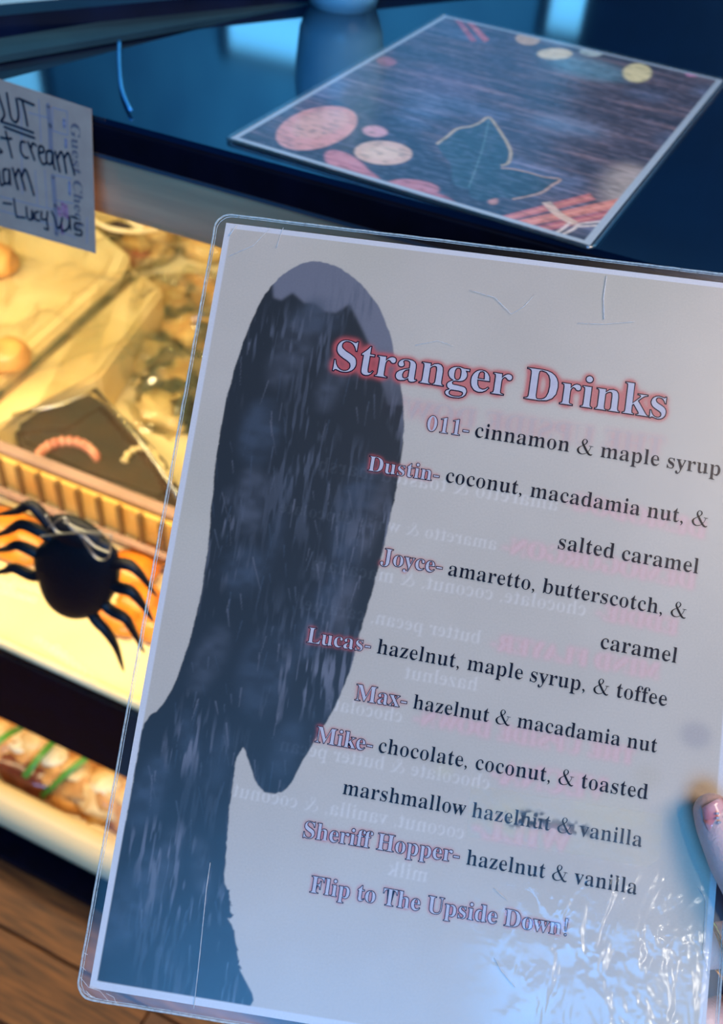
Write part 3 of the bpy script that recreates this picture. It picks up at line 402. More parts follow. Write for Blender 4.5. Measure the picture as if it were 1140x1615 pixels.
def layout(text, p0, p1, book=False, ysc=None, off=0):
    """shapes of a line of text whose baseline runs from p0 to p1"""
    x = 0; items = []
    for ch in text:
        a, sh = glyph(ch, book); items.append((x, sh)); x += a
    p0 = Vector(p0); p1 = Vector(p1); L = (p1-p0).length; s = L/(x-12); e = (p1-p0)/L; nrm = Vector((-e.y, e.x)); sy = ysc or s
    out = []
    for gx, sh in items:
        for shape in sh:
            q = offset(shape, off) if off and len(shape[0]) > 4 else shape
            out.append([[tuple(p0+e*((X+gx-6)*s)+nrm*(Y*sy)) for X, Y in c] for c in q])
    return out, s
def flat(name, shapes, z, m, parent):
    vs = []; fs = []
    for sh in shapes:
        cons = [[Vector((p[0], p[1], 0)) for p in c] for c in sh]
        if len(cons) == 1 and len(cons[0]) in (4, 8): tri = [tuple(range(len(cons[0])))]
        else: tri = geometry.tessellate_polygon(cons)
        b = len(vs); vs += [(p.x, p.y, z) for c in cons for p in c]; fs += [tuple(b+i for i in t) for t in tri]
    me = bpy.data.meshes.new(name); me.from_pydata(vs, [], fs); me.update()
    bm = bmesh.new(); bm.from_mesh(me); bmesh.ops.recalc_face_normals(bm, faces=bm.faces)
    for f in bm.faces:
        if f.normal.z < 0: f.normal_flip()
    bm.to_mesh(me); bm.free(); return link(name, me, m, parent)

# ============================================================ SETTING
M_navy = mat('navy_laminate', (10, 22, 48), .28, col2=(6, 14, 34), scale=30, spec=.5)
M_black = mat('black_enamel', (6, 8, 26), .45, col2=(4, 5, 18), scale=40, spec=.2)
M_steel = mat('grey_housing', (216, 164, 126), .5, col2=(198, 148, 114), scale=8, stretch=(1, 1, 12))
M_lipsteel = mat('steel_lip', (92, 118, 140), .3, metal=.6, scale=20)
M_top = mat('blue_black_glass_top', (4, 34, 62), .06, col2=(3, 26, 50), scale=6, spec=1.0, bump=.04, bscale=4, coat=1.0)
M_wood = mat('stained_wood', (132, 80, 38), .5, col2=(70, 38, 22), scale=9, detail=8, stretch=(1.2, 16, 1), bump=.1)
M_wood2 = mat('dark_stained_wood', (116, 68, 38), .5, col2=(60, 34, 24), scale=9, detail=8, stretch=(1.2, 16, 1), bump=.1)
M_wall = mat('blue_painted_wall', (70, 128, 158), .9, col2=(56, 108, 140), scale=3)
M_white = mat('white_trim', (225, 228, 230), .5, scale=20)

fl = empty('floor', (0, 0, -1.2)); tag(fl, kind='structure')
obj('subfloor', B((0, 1.2, -.031), (6, 7.6, .02)), M_black, fl)
pl = []
for i in range(14):
    y = -.62+i*.105
    x = -2.2+(i % 3)*.35
    while x < .6:
        L_ = .9
        if len(pl) == 0:
            o = obj('floor_plank', B((0, 0, 0), (L_-.003, .102, .02), bev=.0015), M_wood, fl); pl.append(o.data)
            me2 = o.data.copy(); me2.materials.clear(); me2.materials.append(M_wood2); pl.append(me2)
        else:
            o = bpy.data.objects.new('floor_plank', pl[(i*5+int(x*7)) % 3 % 2]); COL.objects.link(o); o.parent = fl
        o.location = (x+L_/2, y, -.01); x += L_

wb = obj('wall_back', B((-.5, 4.6, .6), (12, .1, 3.6)), M_wall); tag(wb, kind='structure')
M_day = emit('daylight_pane', (110, 200, 250), 1.7)
for k, (x, wd, z0, z1) in enumerate([(-2.37, .76, 1.19, 1.49), (-1.03, .2, .5, 1.10), (-4.15, .4, 1.72, 2.1)]):
    wi = empty('window_%d' % (k+1), (x, 4.52, z0)); tag(wi, kind='structure')
    hh = z1-z0
    bm = bmesh.new()
    for cx_, cz_, sx_, sz_ in [(-wd/2, hh/2, .05, hh+.05), (wd/2, hh/2, .05, hh+.05), (0, 0, wd, .05), (0, hh, wd, .05)]:
        box(bm, (cx_, 0, cz_), (sx_, .06, sz_))
    obj('window_frame', bm, M_navy, wi)
    obj('pane', B((0, .01, hh/2), (wd, .01, hh)), M_day, wi)

cab = empty('reflection_cabinet', (.4, 4.25, -1.2), 'tall dark cabinet with two doors, unseen, added to darken the counter reflection', 'cabinet')  # unseen, added so the right part of the glass top reflects dark
obj('reflection_cabinet_body', B((0, 0, 1.6), (2.5, .5, 3.2), bev=.01), M_navy, cab)
for s in (-1, 1):
    d_ = obj('reflection_cabinet_door', B((s*.61, -.262, 1.6), (1.19, .02, 3.1), bev=.006), M_navy, cab); obj('reflection_cabinet_handle', tube([(s*.07, -.3, 1.4), (s*.07, -.3, 1.8)], .012), M_lipsteel, d_, smooth=True)

# ------------------------------------------------------------ display case
case = empty('display_case', (0, .5, -1.2), 'long black pastry display case with dark glass top and lit shelves', 'display case')
def cp(name, bm, m, **k):
    o = obj(name, bm, m, None, **k); o.parent = case; o.matrix_parent_inverse = Matrix.Translation((0, -.5, 1.2)); return o
XL, XR, YF, YB = -1.9, 1.1, .5, 1.75
# top: its left end is cut at a slant
cp('glass_top', prism([(-.492, YF), (XR, YF), (XR, YB), (.02, YB), (-.427, .7175)], -.004, 0), M_top)
cp('top_core', prism([(-.60, YF+.001), (XR, YF+.001), (XR, YB), (-.28, YB)], -.023, -.0045), M_navy)
o = cp('front_edge_trim', B((-.4, YF-.0015, -.0135), (3.0, .005, .019), bev=.001), M_black)
# slanted grey strip and raised black rail at the left end
def strip(a, b, wdt, z0, z1):
    a = Vector(a); b = Vector(b); d = (b-a).normalized(); n_ = Vector((-d.y, d.x))
    return prism([a, b, b+n_*wdt, a+n_*wdt], z0, z1)
M_gstrip = mat('grey_green_metal', (52, 84, 92), .35, col2=(40, 66, 76), scale=12, metal=.2)
cp('side_strip', strip((-.54, .50), (-.27, 1.05), .034, -.0035, .001), M_gstrip)
cp('side_rail', strip((-.585, .535), (-.17, 1.12), .026, -.004, .012), M_navy)
cp('light_housing', B(((XL+XR)/2, YF+.022, -.048), (XR-XL, .032, .048), bev=.002), M_steel)
cp('housing_lip', B(((XL+XR)/2, YF+.003, -.0255), (XR-XL, .008, .004), bev=.001), M_lipsteel)
M_led = emit('warm_tube', (255, 214, 140), 6)
cp('light_tube', tube([(XL+.05, YF+.062, -.045), (XR-.05, YF+.062, -.045)], .008, 12), M_led, smooth=True)
M_pane = film('case_glass', (.97, .98, .96), .03, gain=.8)
cp('front_glass', B(((XL+XR)/2, YF-.001, -.37), (XR-XL-.02, .004, .612)), M_pane)
M_deck = mat('cream_shelf', (250, 232, 190), .5, col2=(244, 222, 176), scale=5)
cp('shelf_deck', B(((XL+XR)/2, (YF+YB)/2, -.69), (XR-XL, YB-YF, .02)), M_deck)
cp('shelf_front_bar', B(((XL+XR)/2, YF, -.755), (XR-XL, .012, .152), bev=.002), M_black)
cp('lower_deck', B(((XL+XR)/2, (YF+YB)/2+.02, -1.13), (XR-XL, YB-YF, .02)), M_deck)
cp('base_rim', tube([(XL, YF-.004, -1.094), (XR, YF-.004, -1.094)], .027, 20), mat('cream_rim', (246, 226, 178), .35, col2=(238, 214, 164), scale=4), smooth=True)
cp('toe_kick', B(((XL+XR)/2, YF+.02, -1.165), (XR-XL, .05, .06)), M_black)
cp('shadow_plate', B(((XL+XR)/2, YF-.02, -1.19), (XR-XL, .045, .02), bev=.003), M_black)  # black plate standing in for the shadow band under the rim
cp('back_panel', B(((XL+XR)/2, YB+.01, -.6), (XR-XL, .02, 1.19)), M_deck)
cp('end_panel', B((XR+.01, (YF+YB)/2, -.6), (.02, YB-YF, 1.19)), M_black)
cp('end_panel', B((XL-.01, (YF+YB)/2, -.6), (.02, YB-YF, 1.19)), M_black)
def clight(x, y, z, sx, sy, p, col=(1, .77, .43), tgt=None):
    area('case_light', (x, y, z), tgt or (x, y+.25, z-.6), sx, sy, p, col)
clight(-.75, .56, -.058, 1.6, .03, 19, tgt=(-.75, .95, -.68))
clight(-.75, .56, -.84, 1.6, .05, 3.4, tgt=(-.75, .75, -1.1))

cp('front_panel', B(((XR-.12)/2, YF-.012, -.60), (XR+.12, .016, 1.14), bev=.003), M_navy)

# pale counter beyond the slanted end
side = obj('side_counter', prism([(-2.4, .53), (-.70, .53), (-.635, .56), (-.22, 1.14), (-.30, 1.2), (-.30, 1.72), (-2.4, 1.72)], -.03, -.006), mat('pale_blue_counter', (200, 236, 240), .4, col2=(190, 226, 232), scale=3))
tag(side, 'pale blue side counter beyond the slanted black rail in the corner', 'counter')

# ============================================================ HELD MENU
O_ = Vector((-0.19265976, 0.30676456, 0.07013775)); E1 = Vector((0.954446073, 0.298382179, 0.000877417)); E2 = Vector((-0.23888537, 0.76236283, 0.6014455))
E1.normalize(); N_ = E1.cross(E2).normalized(); E2 = N_.cross(E1)
O_ = O_+E1*.0042-E2*.0035
MM = Matrix(((E1.x, E2.x, N_.x, O_.x), (E1.y, E2.y, N_.y, O_.y), (E1.z, E2.z, N_.z, O_.z), (0, 0, 0, 1))); MI = MM.inverted()
def mp(px, py):
    p = MI @ on_plane(px, py, O_, N_); return Vector((p.x, p.y))
menu = empty('laminated_menu', label='laminated drinks menu held up in front, with dark illustration and red-edged title', cat='menu', mat=MM)
PW, PH = .2086, .2845
R_ = Raster(PW, PH, 640)
img = np.zeros((R_.gh, R_.gw, 3))
white = srgb((212, 204, 200)); img[:] = white
U = np.linspace(0, PW, R_.gw)[None]; V = np.linspace(0, PH, R_.gh)[:, None]
# grey printed field inside the white margin
fm = R_.blank(); R_.fill(fm, [[(.0024, -.0023), (PW-.0022, -.0023), (PW-.0022, -PH+.0026), (.0024, -PH+.0026)]])
grey = srgb((196, 180, 162))
gimg = np.zeros_like(img); gimg[:] = grey
mott = (vnoise(fm.shape, 9, 7, 1)-.5)*.07+(vnoise(fm.shape, 30, 24, 2)-.5)*.03
gimg *= (1+mott)[..., None]
mixc(gimg, srgb((188, 176, 150)), .35*np.clip(vnoise(fm.shape, 5, 4, 5)-.55, 0, 1)*2)
img = img*(1-fm[..., None])+gimg*fm[..., None]
# --- worn, see-through lettering of the reverse side (mirrored)
def ghost(text, pr, plft, book, sc=1.0):
    a = mp(*pr); b = mp(*plft); sh, s = layout(text, a, b, book)
    e = (b-a).normalized(); nr = Vector((-e.y, e.x)); out = []
    for S in sh:      # baseline runs right to left, so stand the letters up again
        out.append([[tuple((lambda d: a+e*d.dot(e)-nr*d.dot(nr))(Vector(p)-a)) for p in c] for c in S])
    return out
gw_ = R_.blank(); gp = R_.blank()
for t, a, b in [('amaretto & toasted marsh', (880, 806), (500, 742)), ('amaretto & white chocolate', (783, 868), (440, 808)),
                ('chocolate, coconut, & macadam', (924, 972), (490, 898)), ('butter pecan, caramel', (757, 1016), (470, 960)),
                ('hazelnut', (753, 1090), (637, 1070)), ('chocolate', (634, 1140), (512, 1118)), ('chocolate & butter pecan', (772, 1246), (440, 1184)),
                ('coconut, vanilla, & coconut', (732, 1324), (366, 1256)), ('milk', (674, 1392), (612, 1380))]:
    for S in ghost(t, a, b, True): R_.fill(gw_, S)
for t, a, b in [('DEMODOG-', (1112, 850), (888, 800)), ('DEMOGORGON-', (1096, 930), (790, 872)), ('EDDIE-', (1068, 1002), (938, 975)),
                ('MIND FLAYER-', (1040, 1072), (772, 1024)), ('THE UPSIDE DOWN-', (1000, 1206), (650, 1142)), ('VECNA-', (955, 1264), (772, 1232)), ('WILL-', (898, 1345), (742, 1318))]:
    for S in ghost(t, a, b, False): R_.fill(gp, S)
gt = R_.blank()
for S in ghost('THE UPSIDE DOWN', (1046, 722), (604, 655), False): R_.fill(gt, S)
halo = np.clip(blur(gp, 2.6)*2.2, 0, 1); mixc(img, srgb((214, 158, 150)), halo*.7); mixc(img, srgb((226, 196, 190)), blur(gp, 1)*.35)
halo = np.clip(blur(gt, 3.5)*2.0, 0, 1); mixc(img, srgb((206, 150, 142)), halo*.62); mixc(img, srgb((176, 172, 164)), blur(gt, .8)*.45)
# --- dark illustration at the left: an upright blot of ink (plain stand-in, no figures)
outl = [(455, 428), (490, 413), (528, 420), (565, 444), (596, 482), (616, 530), (628, 590), (637, 650), (634, 720), (622, 790), (606, 860), (588, 930), (568, 1000), (548, 1070), (520, 1130), (484, 1190), (456, 1240), (430, 1252), (408, 1240), (394, 1205), (384, 1180), (372, 1205), (366, 1250), (360, 1300), (357, 1352), (354, 1400), (356, 1438), (370, 1470), (376, 1520), (384, 1590), (142, 1542), (152, 1500), (166, 1440), (184, 1360), (202, 1280), (216, 1200), (228, 1142), (262, 1105), (290, 1040), (312, 960), (326, 880), (334, 800), (345, 700), (360, 620), (384, 540), (410, 480), (430, 450)]
cv = catmull([(*mp(*p), 0) for p in outl], 7, True)
jit = np.random.RandomState(3)
cv = [(p.x+jit.uniform(-1, 1)*.00022, p.y+jit.uniform(-1, 1)*.00022) for p in cv]
art = R_.blank(); R_.fill(art, [cv])
# ragged brush tongues on the lower right edge
for k in range(34):
    y = 1385+k*6+jit.uniform(-4, 4); x = 352+(y-1385)*.14+jit.uniform(-3, 3); L_ = jit.uniform(10, 34)
    a = mp(x-8, y); b = mp(x+jit.uniform(2, 9), y+L_*.4); c = mp(x+jit.uniform(2, 12), y+L_); d = mp(x-8, y+L_*.8); R_.fill(art, [[tuple(a), tuple(b), tuple(c), tuple(d)]])
ink = srgb((14, 28, 38)); aimg = np.zeros_like(img); aimg[:] = ink
def blob(px, py, rx, ry, ang, col, a, soft=5):
    c = mp(px, py); k = .000215; m = R_.blank()
    pts = [(c.x+k*(rx*math.cos(t)*math.cos(ang)+ry*math.sin(t)*math.sin(ang)), c.y+k*(-rx*math.cos(t)*math.sin(ang)+ry*math.sin(t)*math.cos(ang))) for t in np.linspace(0, 2*math.pi, 28, False)]
    R_.fill(m, [pts]); return blur(m, soft)*a, col
tex = np.clip(.5+(vnoise(fm.shape, 60, 26, 11)-.5)*1.1+(vnoise(fm.shape, 120, 60, 12)-.5)*.9, 0, 1)
G1, G2, G3 = srgb((112, 110, 118)), srgb((84, 88, 98)), srgb((58, 70, 84))
# pale wash at the crown with a broken lower edge
wash = R_.blank()
wp = [(430, 440), (490, 400), (560, 420), (620, 500), (640, 640), (612, 640), (590, 560), (572, 520), (552, 480), (530, 494), (512, 492), (498, 480), (480, 478), (462, 462), (444, 474), (432, 470)]
R_.fill(wash, [[tuple(mp(*p)) for p in wp]]); wash = blur(wash, 1.6)*np.clip((.075-V)*30, 0, 1); mixc(aimg, G1, wash*.95)
for sp in [(470, 540, 32, 95, .35, G2, .55), (525, 600, 22, 60, .2, G2, .6), (500, 500, 50, 30, 0, G3, .5), (410, 680, 34, 60, .1, G3, .8), (396, 790, 24, 60, -.1, G2, .8), (385, 900, 34, 42, .1, G3, .9),
           (560, 800, 30, 90, .2, G3, .8), (588, 820, 12, 80, .2, G1, .5), (540, 900, 26, 60, .2, G3, .7), (330, 1040, 22, 60, .3, G2, .7), (420, 1060, 46, 80, .1, G3, .6), (500, 980, 26, 70, .2, G3, .7), (540, 960, 14, 60, .15, G1, .45),
           (236, 1250, 26, 66, .2, G3, .9), (300, 1180, 14, 70, -.3, G3, .7), (215, 1420, 34, 90, .35, G3, .8), (262, 1360, 18, 60, .2, G2, .5), (318, 1370, 10, 50, -.3, G2, .6), (452, 1180, 24, 50, .2, G3, .6), (440, 820, 10, 100, .05, G3, .5), (345, 1200, 18, 50, .1, G3, .5)]:
    mk, col = blob(*sp); mixc(aimg, col, mk*(.3+.6*tex))
str_ = vnoise(fm.shape, 22, 150, 51)*.6+vnoise(fm.shape, 60, 260, 52)*.4      # combed dry-brush texture inside soft patches
ptc = np.clip(vnoise(fm.shape, 13, 10, 53)-.5, 0, 1)*2.4
mixc(aimg, G2, np.clip((str_-.5)*5, 0, 1)*ptc*.8)
ptc = np.clip(vnoise(fm.shape, 17, 12, 57)-.62, 0, 1)*4; mixc(aimg, G1, np.clip((str_-.56)*6, 0, 1)*ptc*.7)
for k in range(260):        # dry brush strokes
    px = jit.uniform(210, 600); py = jit.uniform(520, 1560); L_ = jit.uniform(12, 55); an = jit.uniform(-.35, .25)
    a = mp(px, py); b = mp(px+L_*math.sin(an), py+L_); wd = .00018+.0003*jit.rand(); m = R_.blank()
    R_.fill(m, [[(a.x, a.y), (a.x+wd, a.y), (b.x+wd*.3, b.y), (b.x, b.y)]]); y0 = max(0, int(-a.y*R_.k)-8); y1 = int(-b.y*R_.k)+8
    sub = blur(m[y0:y1], .6); mixc(aimg[y0:y1], [G1, G2, G3][k % 3], sub*.75)
art = np.minimum(blur(art, .5), fm); mixc(img, aimg, art*.97); 
img += (np.clip(blur(gw_, .6), 0, 1)*(.11*(1-art)+.02*art))[..., None]*np.array([1, 1, 1.05])
# --- text of the front
TITLE = ('Stranger Drinks', (521, 583), (1051, 662))
HEADS = [('011-', (671, 679), (739, 689)), ('Dustin-', (579, 742), (692, 760)), ('Joyce-', (600, 889), (697, 905)), ('Lucas-', (483, 1013), (584, 1029)),
         ('Max-', (559, 1104), (641, 1117)), ('Mike-', (496, 1170), (587, 1186)), ('Sheriff Hopper-', (476, 1320), (724, 1361)), ('Flip to The Upside Down!', (488, 1407), (896, 1477))]
BODY = [('cinnamon & maple syrup', (747, 689), (1136, 751)), ('coconut, macadamia nut, &', (701, 760), (1116, 832)), ('salted caramel', (878, 865), (1101, 905)),
        ('amaretto, butterscotch, &', (705, 907), (1082, 976)), ('caramel', (945, 1022), (1067, 1046)), ('hazelnut, maple syrup, & toffee', (593, 1030), (1051, 1114)),
        ('hazelnut & macadamia nut', (650, 1117), (1035, 1187)), ('chocolate, coconut, & toasted', (595, 1186), (1021, 1261)), ('marshmallow hazelnut & vanilla', (539, 1252), (1012, 1336)),
        ('hazelnut & vanilla', (734, 1363), (1004, 1411))]
red = srgb((196, 84, 84))
tm = R_.blank(); T_, ts = layout(TITLE[0], mp(*TITLE[1]), mp(*TITLE[2]), off=3)
for S in T_: R_.fill(tm, S)
g = blur(tm, 4.2)*3.0; g = np.clip(g, 0, 1); g = g*g*(3-2*g); mixc(img, red, g*.84)
hm = R_.blank(); hl = []
for t, a, b in HEADS:
    sh, s = layout(t, mp(*a), mp(*b)); hl.append((t, s))
    for S in sh: R_.fill(hm, S)
g = np.clip(blur(hm, 2.0)*2.2, 0, 1); mixc(img, red, g*.8)
sm = R_.blank()
for t, a, b in BODY:
    off_ = Vector((.0003, -.0004)); sh, s = layout(t, mp(*a)+off_, mp(*b)+off_, True); hl.append((t, s))
    for S in sh: R_.fill(sm, S)
img *= (1-.42*np.clip(blur(sm, 1.3), 0, 1))[..., None]
print('em sizes', round(ts*1e6), [(t[:8], round(s*1e6)) for t, s in hl])
# --- stains and a worn black smudge
for px, py, rx, ry, col, a in [(1098, 1160, 26, 22, (150, 140, 140), .5), (1020, 1225, 24, 18, (190, 172, 150), .6), (810, 1290, 40, 26, (200, 184, 150), .4), (960, 1280, 60, 30, (200, 184, 156), .4), (700, 1215, 16, 10, (205, 190, 150), .4)]:
    mk, col = blob(px, py, rx, ry, 0, srgb(col), a, 4); mixc(img, col, mk)
sg = vnoise(fm.shape, 220, 160, 31)*.6+vnoise(fm.shape, 100, 74, 32)*.5
for px, py, rx, ry, a in [(836, 1291, 30, 13, 1.1), (812, 1296, 14, 9, .9), (872, 1300, 24, 9, .6), (905, 1306, 24, 10, .8), (925, 1314, 20, 6, .6), (790, 1282, 20, 5, .5)]:
    mk, col = blob(px, py, rx, ry, -.15, srgb((24, 26, 38)), 1, 2.0); mixc(img, col, np.clip((sg-.5)*6, 0, 1)*mk*a)
M_paper = printed('printed_paper', .42, .05, 1400); M_paper.node_tree.nodes['Principled BSDF'].inputs['Specular IOR Level'].default_value = .3
pg = ink_grid('printed_page', PW, PH, img, 0.0, M_paper, menu)
M_ink = mat('blue_black_ink', (6, 12, 30), .6, scale=300, col2=(8, 14, 34), spec=.05)
M_inkp = mat('plum_ink', (26, 10, 36), .6, scale=300, spec=.05)
M_pale = mat('unprinted_letter_fill', (196, 186, 190), .55, scale=300, col2=(188, 178, 184), spec=.2)
zi = .00008
def sub(name, shapes, z, m): return flat(name, shapes, z, m, pg)
for t, a, b in BODY: sub('text_line', layout(t, mp(*a), mp(*b), True)[0], zi, M_ink)
sub('title_outline', layout(TITLE[0], mp(*TITLE[1]), mp(*TITLE[2]), off=4.2)[0], zi, M_inkp)
sub('title_lettering', layout(TITLE[0], mp(*TITLE[1]), mp(*TITLE[2]), off=-3.6)[0], zi*2, M_pale)
for t, a, b in HEADS:
    sub('heading_outline', layout(t, mp(*a), mp(*b), off=7)[0], zi, M_inkp)
    sub('heading_lettering', layout(t, mp(*a), mp(*b), off=-3.5)[0], zi*2, M_pale)
# --- clear pouch
def rrect(x0, y0, x1, y1, r, n=8):
    P = []
    for cx_, cy_, a0 in [(x1-r, y1-r, 0), (x0+r, y1-r, 90), (x0+r, y0+r, 180), (x1-r, y0+r, 270)]:
        P += [(cx_+r*math.cos(math.radians(a0+90*i/n)), cy_+r*math.sin(math.radians(a0+90*i/n))) for i in range(n+1)]
    return P
LP = rrect(-.0042, -.2883, .2126, .0036, .006)
M_film = film('clear_pouch', (.985, .99, .985), .27, gain=.7, bump=.2, bscale=40, dist=.0009)
obj('clear_pouch', prism(LP, -.0005, .0005), M_film, menu)
def face_only(P, z):
    bm = bmesh.new(); bm.faces.new([bm.verts.new((p[0], p[1], z)) for p in P]); bm.normal_update()
    if bm.faces[:][0].normal.z < 0: bm.faces[:][0].normal_flip()
    return bm
M_crump = film('crumpled_film', (1, 1, 1), .13, gain=1.0, bump=.4, bscale=90, dist=.0011, mask=((.172, -.252, .065), 95, 1.5), fade=(.172, -.254, .056))
obj('crumpled_patch', face_only([(.095, -.285), (.2075, -.285), (.2075, -.19), (.12, -.19)], .00056), M_crump, menu)
M_rim = milky_line('pouch_rim_highlight', (214, 226, 226), .42)  # milky colour carries the bright edge highlight of the pouch
rp = []
for i, (x, y) in enumerate(LP):
    X, Y = LP[(i+1) % len(LP)]; n_ = max(1, int(math.hypot(X-x, Y-y)/.004))
    for j in range(n_): rp.append((x+(X-x)*j/n_+random.uniform(-1, 1)*.00008, y+(Y-y)*j/n_+random.uniform(-1, 1)*.00008, 0))
obj('pouch_edge', tube(rp, .00042, 6, closed=True), M_rim, menu, smooth=True)
ins = [(x*.9905+.0010, y*.9935-.0010, .0005) for x, y, z in rp]
obj('pouch_seam', tube(ins, .00016, 5, closed=True), M_rim, menu, smooth=True)
M_crease = milky_line('crease', (240, 238, 236), .5)
def crease(P, r=.00016): obj('crease', tube([(*mp(*p), .00055) for p in P], r, 5), M_crease, menu, smooth=True)
crease([(332, 1360), (326, 1400), (316, 1500), (306, 1590)])
crease([(361, 405), (400, 388), (425, 362)], .00012); crease([(436, 392), (447, 360)], .0001); crease([(362, 372), (374, 356)], .00025)
crease([(740, 458), (780, 470), (806, 496), (826, 484), (842, 466)], .00013); crease([(910, 510), (950, 512), (1000, 508)], .0001)
crease([(655, 545), (690, 538), (715, 546)], .0001); crease([(778, 1400), (800, 1420)], .0001)
crease([(133, 1502), (139, 1505)], .0001); crease([(128, 1522), (136, 1530)], .0001); crease([(127, 1540), (140, 1556), (158, 1562), (172, 1578)], .00011); crease([(168, 1566), (180, 1572), (184, 1582)], .0001); crease([(124, 1552), (134, 1566), (150, 1572)], .00009); crease([(136, 1562), (146, 1572)], .0002)
crease([(780, 1510), (790, 1530), (812, 1556)], .00018); crease([(1118, 1540), (1108, 1500), (1112, 1420), (1100, 1400)], .00014)
crease([(956, 436), (951, 470), (952, 504)], .00022)
# tape patch over the smudge
tp = [mp(*p) for p in [(742, 1238), (1043, 1285), (1040, 1352), (1022, 1368), (735, 1318)]]
M_tape = film('yellowed_tape', (1, .985, .945), .35, gain=1.0, bump=.2, bscale=300)
tk = face_only(tp, .00053); tobj = obj('tape_patch', tk, M_tape, menu); tobj['label'] = 'yellowed clear tape'

# ============================================================ SHEET ON THE COUNTER
def sheet_frame(o, ex, ey):
    ex = Vector(ex).normalized(); n_ = ex.cross(Vector(ey)).normalized(); ey = n_.cross(ex)
    return Matrix(((ex.x, ey.x, n_.x, o[0]), (ex.y, ey.y, n_.y, o[1]), (ex.z, ey.z, n_.z, o[2]), (0, 0, 0, 1)))
q = [on_z(*p, .0015) for p in [(416, 229), (700, 25), (1137, 124), (998, 407)]]
ex = (q[2]-q[1]+q[3]-q[0]); ey = (q[1]-q[0]); SW = (q[2]-q[1]).length*.5+(q[3]-q[0]).length*.5; SH = ((q[1]-q[0]).length+(q[2]-q[3]).length)/2
SM = sheet_frame(q[1], ex, ey); SI = SM.inverted()
sheet = empty('laminated_sheet', label='laminated autumn print of leaves and cinnamon sticks lying on the dark glass counter', cat='printed sheet', mat=SM)
def sp_(px, py):
    p = SI @ on_z(px, py, .0015); return Vector((p.x, p.y))
R2 = Raster(SW, SH, 420); sh2 = (R2.gh, R2.gw); im2 = np.zeros(sh2+(3,)); im2[:] = srgb((58, 50, 62))
grain = vnoise(sh2, 120, 5, 41)*.5+vnoise(sh2, 260, 12, 42)*.5
mixc(im2, srgb((150, 118, 118)), np.clip((grain-.5)*3, 0, 1)*.75)
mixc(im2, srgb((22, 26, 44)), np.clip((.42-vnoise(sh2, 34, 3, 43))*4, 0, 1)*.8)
mixc(im2, srgb((120, 150, 190)), np.clip(vnoise(sh2, 9, 6, 44)-.6, 0, 1)*1.6*grain)  # blue highlights: reflected sheen mixed into the print colour
cnr = vnoise(sh2, 6, 5, 45)
def spl(img_, R__, pxpts, col, a=1, soft=1.0, close=True):
    m = R__.blank(); P = [tuple(sp_(*p)) for p in pxpts]
    if close: P = [(p.x, p.y) for p in catmull([(*p, 0) for p in P], 5, True)]
    R__.fill(m, [P]); mixc(img_, srgb(col), blur(m, soft)*a)
def ell(cx_, cy_, rx, ry, ang=0): return [(cx_+rx*math.cos(t)*math.cos(ang)-ry*math.sin(t)*math.sin(ang), cy_+rx*math.cos(t)*math.sin(ang)+ry*math.sin(t)*math.cos(ang)) for t in np.linspace(0, 2*math.pi, 14, False)]
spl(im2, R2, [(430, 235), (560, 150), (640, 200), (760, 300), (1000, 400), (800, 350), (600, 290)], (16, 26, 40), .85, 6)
spl(im2, R2, ell(700, 130, 60, 22, .2), (140, 120, 150), .3, 12); spl(im2, R2, ell(930, 110, 60, 16, .2), (140, 200, 216), .35, 9); spl(im2, R2, ell(900, 200, 60, 12, .2), (150, 190, 226), .28, 11)  # soft bluish patches, more reflected sheen painted into the print
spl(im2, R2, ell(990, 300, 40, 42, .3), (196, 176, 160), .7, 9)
# citrus round, biscuits, fruit pieces
spl(im2, R2, ell(500, 203, 66, 32, -.25), (216, 150, 134)); spl(im2, R2, ell(505, 196, 46, 20, -.25), (220, 172, 150), .8, 3)
spl(im2, R2, ell(605, 242, 46, 19, .05), (214, 176, 150)); spl(im2, R2, ell(605, 242, 30, 11), (226, 196, 168), .8, 3)
for c in [(548, 262, 40, 17, .5, (202, 128, 130)), (592, 208, 20, 9, .1, (216, 160, 160)), (572, 276, 30, 10, .4, (190, 116, 118)), (652, 296, 42, 12, .1, (188, 116, 116)), (690, 315, 30, 9, .3, (176, 100, 104)),
          (832, 63, 19, 9, .1, (216, 178, 140)), (875, 86, 28, 9, 0, (228, 204, 160)), (932, 84, 18, 6, .1, (190, 200, 190)), (1005, 116, 23, 15, 0, (232, 214, 156)), (1093, 117, 12, 5, 0, (206, 120, 160)),
          (610, 98, 16, 7, .1, (168, 100, 100)), (1012, 378, 18, 14, .3, (196, 110, 120)), (778, 318, 8, 6, 0, (190, 130, 110)), (925, 395, 40, 8, .3, (150, 140, 150)), (975, 405, 26, 6, .2, (190, 110, 130))]:
    spl(im2, R2, ell(*c[:5]), c[5], .95, 1.4)
